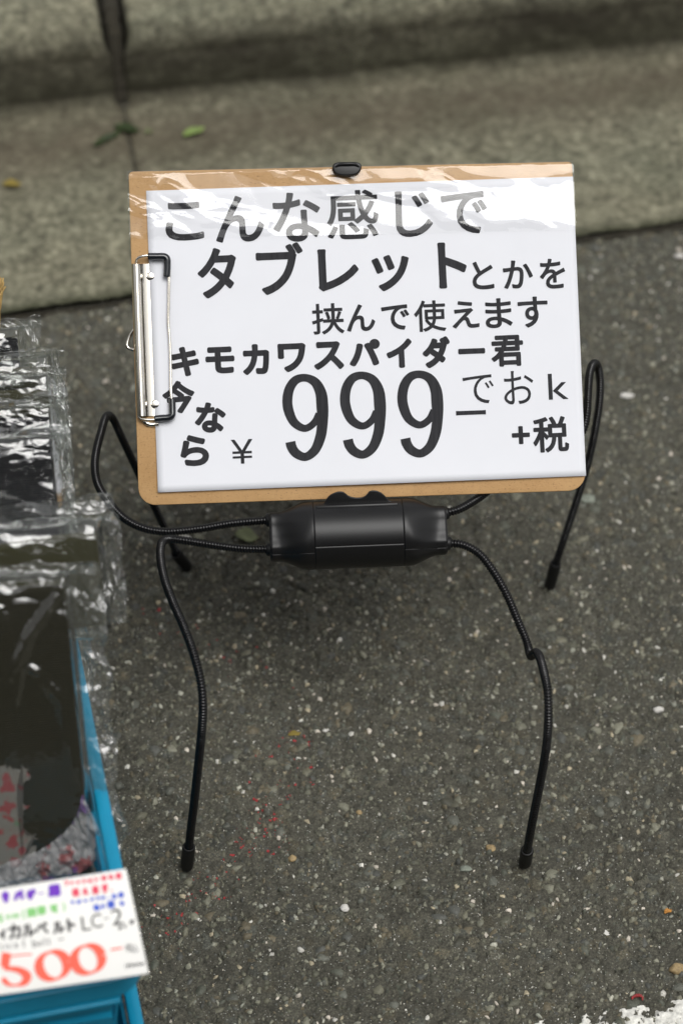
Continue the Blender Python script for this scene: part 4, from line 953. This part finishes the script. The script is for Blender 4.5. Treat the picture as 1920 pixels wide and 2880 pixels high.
# ================================================================== LEAVES AND LOOSE STONES
def surf(x, y):
    b = ground(x, y)
    return b
def leaf(name, px, py, length, width, rot, mtl, label, z0=.004, curl=.3, group='fallen leaves on the ground'):
    c = ground(px, py, z0); v = []; n = 13
    for i in range(n):
        t = i / (n - 1); w_ = width / 2 * math.sin(math.pi * t) ** .7 * (1 - .25 * t)
        for j in (-1, -.5, 0, .5, 1):
            x = (t - .5) * length; y = j * w_ + .08 * width * math.sin(t * 6); z = .0012 + abs(j) ** 2 * curl * w_ + curl * .5 * length * (t - .45) ** 2 + .0006 * math.sin(9 * t + 3 * j)
            v.append((x, y, z))
    f = [[i * 5 + j, (i + 1) * 5 + j, (i + 1) * 5 + j + 1, i * 5 + j + 1] for i in range(n - 1) for j in range(4)]
    o = mesh(name, v, f, mtl, None, Matrix.Translation(c) @ Matrix.Rotation(rot, 4, 'Z')); m_ = o.modifiers.new('thickness', 'SOLIDIFY'); m_.thickness = .0003
    tag(o, label, 'leaf', group); return o
# dark curled leaf: two blades
leaf('leaf', 303, 394, .037, .0095, .80, M['leafd'], 'narrow dark green curled leaf lying in the gutter below the kerb joint', .005, .5)
leaf('leaf', 358, 366, .028, .0135, -.25, M['leafd'], 'broad dark green leaf just below the kerb joint touching the narrow dark one', .005, .5)
leaf('leaf', 545, 374, .024, .011, .62, M['leafg'], 'bright green leaf in the gutter right of the kerb joint', .006, .4)
leaf('leaf', 35, 521, .018, .011, .1, M['leafy'], 'small yellow leaf in the gutter at the left edge', .008, .4)
leaf('leaf', 418, 372, .009, .008, .3, M['leafo'], 'tiny pale scrap of leaf between the dark leaf and the bright green leaf', .006, .3)
leaf('leaf', 694, 1509, .0200, .0165, -.25, M['leafo'], 'rounded grey green leaf on the asphalt behind the left front leg', .002, .15)
leaf('leaf', 828, 2066, .0100, .0055, .25, M['leafy'], 'ochre leaf on the asphalt between the two front legs', .001, .2)
def pebble(px, py, a, b, h, rot, mtl, label, seed):
    c = ground(px, py); z = float(road_h(np.array([c.x]), np.array([c.y]))[0][0]); bm = bmesh.new(); bmesh.ops.create_icosphere(bm, subdivisions=3, radius=1)
    for v_ in bm.verts:
        p = v_.co.copy(); k = 1 + .28 * mnoise.noise(p * 1.3 + Vector((seed * 3.1, 0, 0))) + .1 * mnoise.noise(p * 3.1 + Vector((0, seed, 0)))
        p = p * k; v_.co = Vector((p.x * a / 2, p.y * b / 2, max(p.z, -.55) * h / 2))
    me = bpy.data.meshes.new('pebble'); bm.to_mesh(me); bm.free()
    o = link('pebble', me, mtl, mw=Matrix.Translation((c.x, c.y, z + h * .20)) @ Matrix.Rotation(rot, 4, 'Z')); tag(o, label, 'pebble', 'loose pebbles on the asphalt')
Pb = [(970, 2560, .0064, .0058, .004, .1, 'peb_w', 'white pebble on the open asphalt between and below the two front feet'),
      (1380, 2386, .0075, .0062, .004, -.1, 'peb_t', 'brown oval pebble left of the right front foot'),
      (1850, 1999, .0082, .0050, .004, .2, 'peb_w', 'white pebble near the right edge beside the right front leg'),
      (1702, 2620, .0075, .0052, .003, -.6, 'peb_w', 'angular white pebble right of and below the right front foot'),
      (1902, 2726, .0110, .0085, .007, .5, 'peb_t', 'large tan pebble just above the white painted line'),
      (822, 2416, .0060, .0056, .004, .4, 'peb_t', 'tan pebble beside the red paint flecks'),
      (1010, 2284, .0052, .0036, .003, -.6, 'peb_t', 'small amber pebble in the middle between the two front legs'),
      (1650, 1408, .0130, .0100, .005, .2, 'peb_g', 'pale grey green stone behind the lower right corner of the clipboard'),
      (1545, 1112, .0001, .0001, .0001, 0, None, ''),
      (1762, 1115, .0115, .0062, .004, .0, 'peb_w', 'white stone behind the right rear leg near the gutter'),
      (522, 1514, .0090, .0055, .004, -.15, 'peb_w', 'white stone where the two left legs cross'),
      (1910, 722, .0100, .0055, .004, .1, 'peb_w', 'white stone beside the gutter at the right edge'),
      (915, 2052, .0050, .0030, .002, .5, 'peb_w', 'thin white chip right of the ochre leaf'),
      (1606, 2440, .0001, .0001, .0001, 0, None, ''),
      (1308, 2447, .0085, .0055, .003, .0, 'peb_g', 'pale grey pebble left of and below the right front foot')]
for k, (x, y, a, b, h, r_, mn, lab) in enumerate(Pb):
    if mn: pebble(x, y, a, b, h, r_, M[mn], lab, k)
leaf('leaf', 1876, 2566, .0062, .0040, .5, M['leafa'], 'orange crumb of leaf near the right edge below the right front foot', .001, .5)
c = ground(1790, 2814); C, _ = spline([Vector((c.x + .0036 * math.cos(a), c.y + .0026 * math.sin(a), .0022 + .0006 * math.sin(2 * a))) for a in np.linspace(-.4, 3.4, 8)], 30)
v, f = sweep(C, .0012 * np.sin(np.linspace(.3, 2.8, 30)) * (1 + .25 * np.sin(np.arange(30) * 1.7)), 8); o = mesh('scrap', v, f, M['scrap']); tag(o, 'curl of red plastic scrap above the white painted line', 'litter')
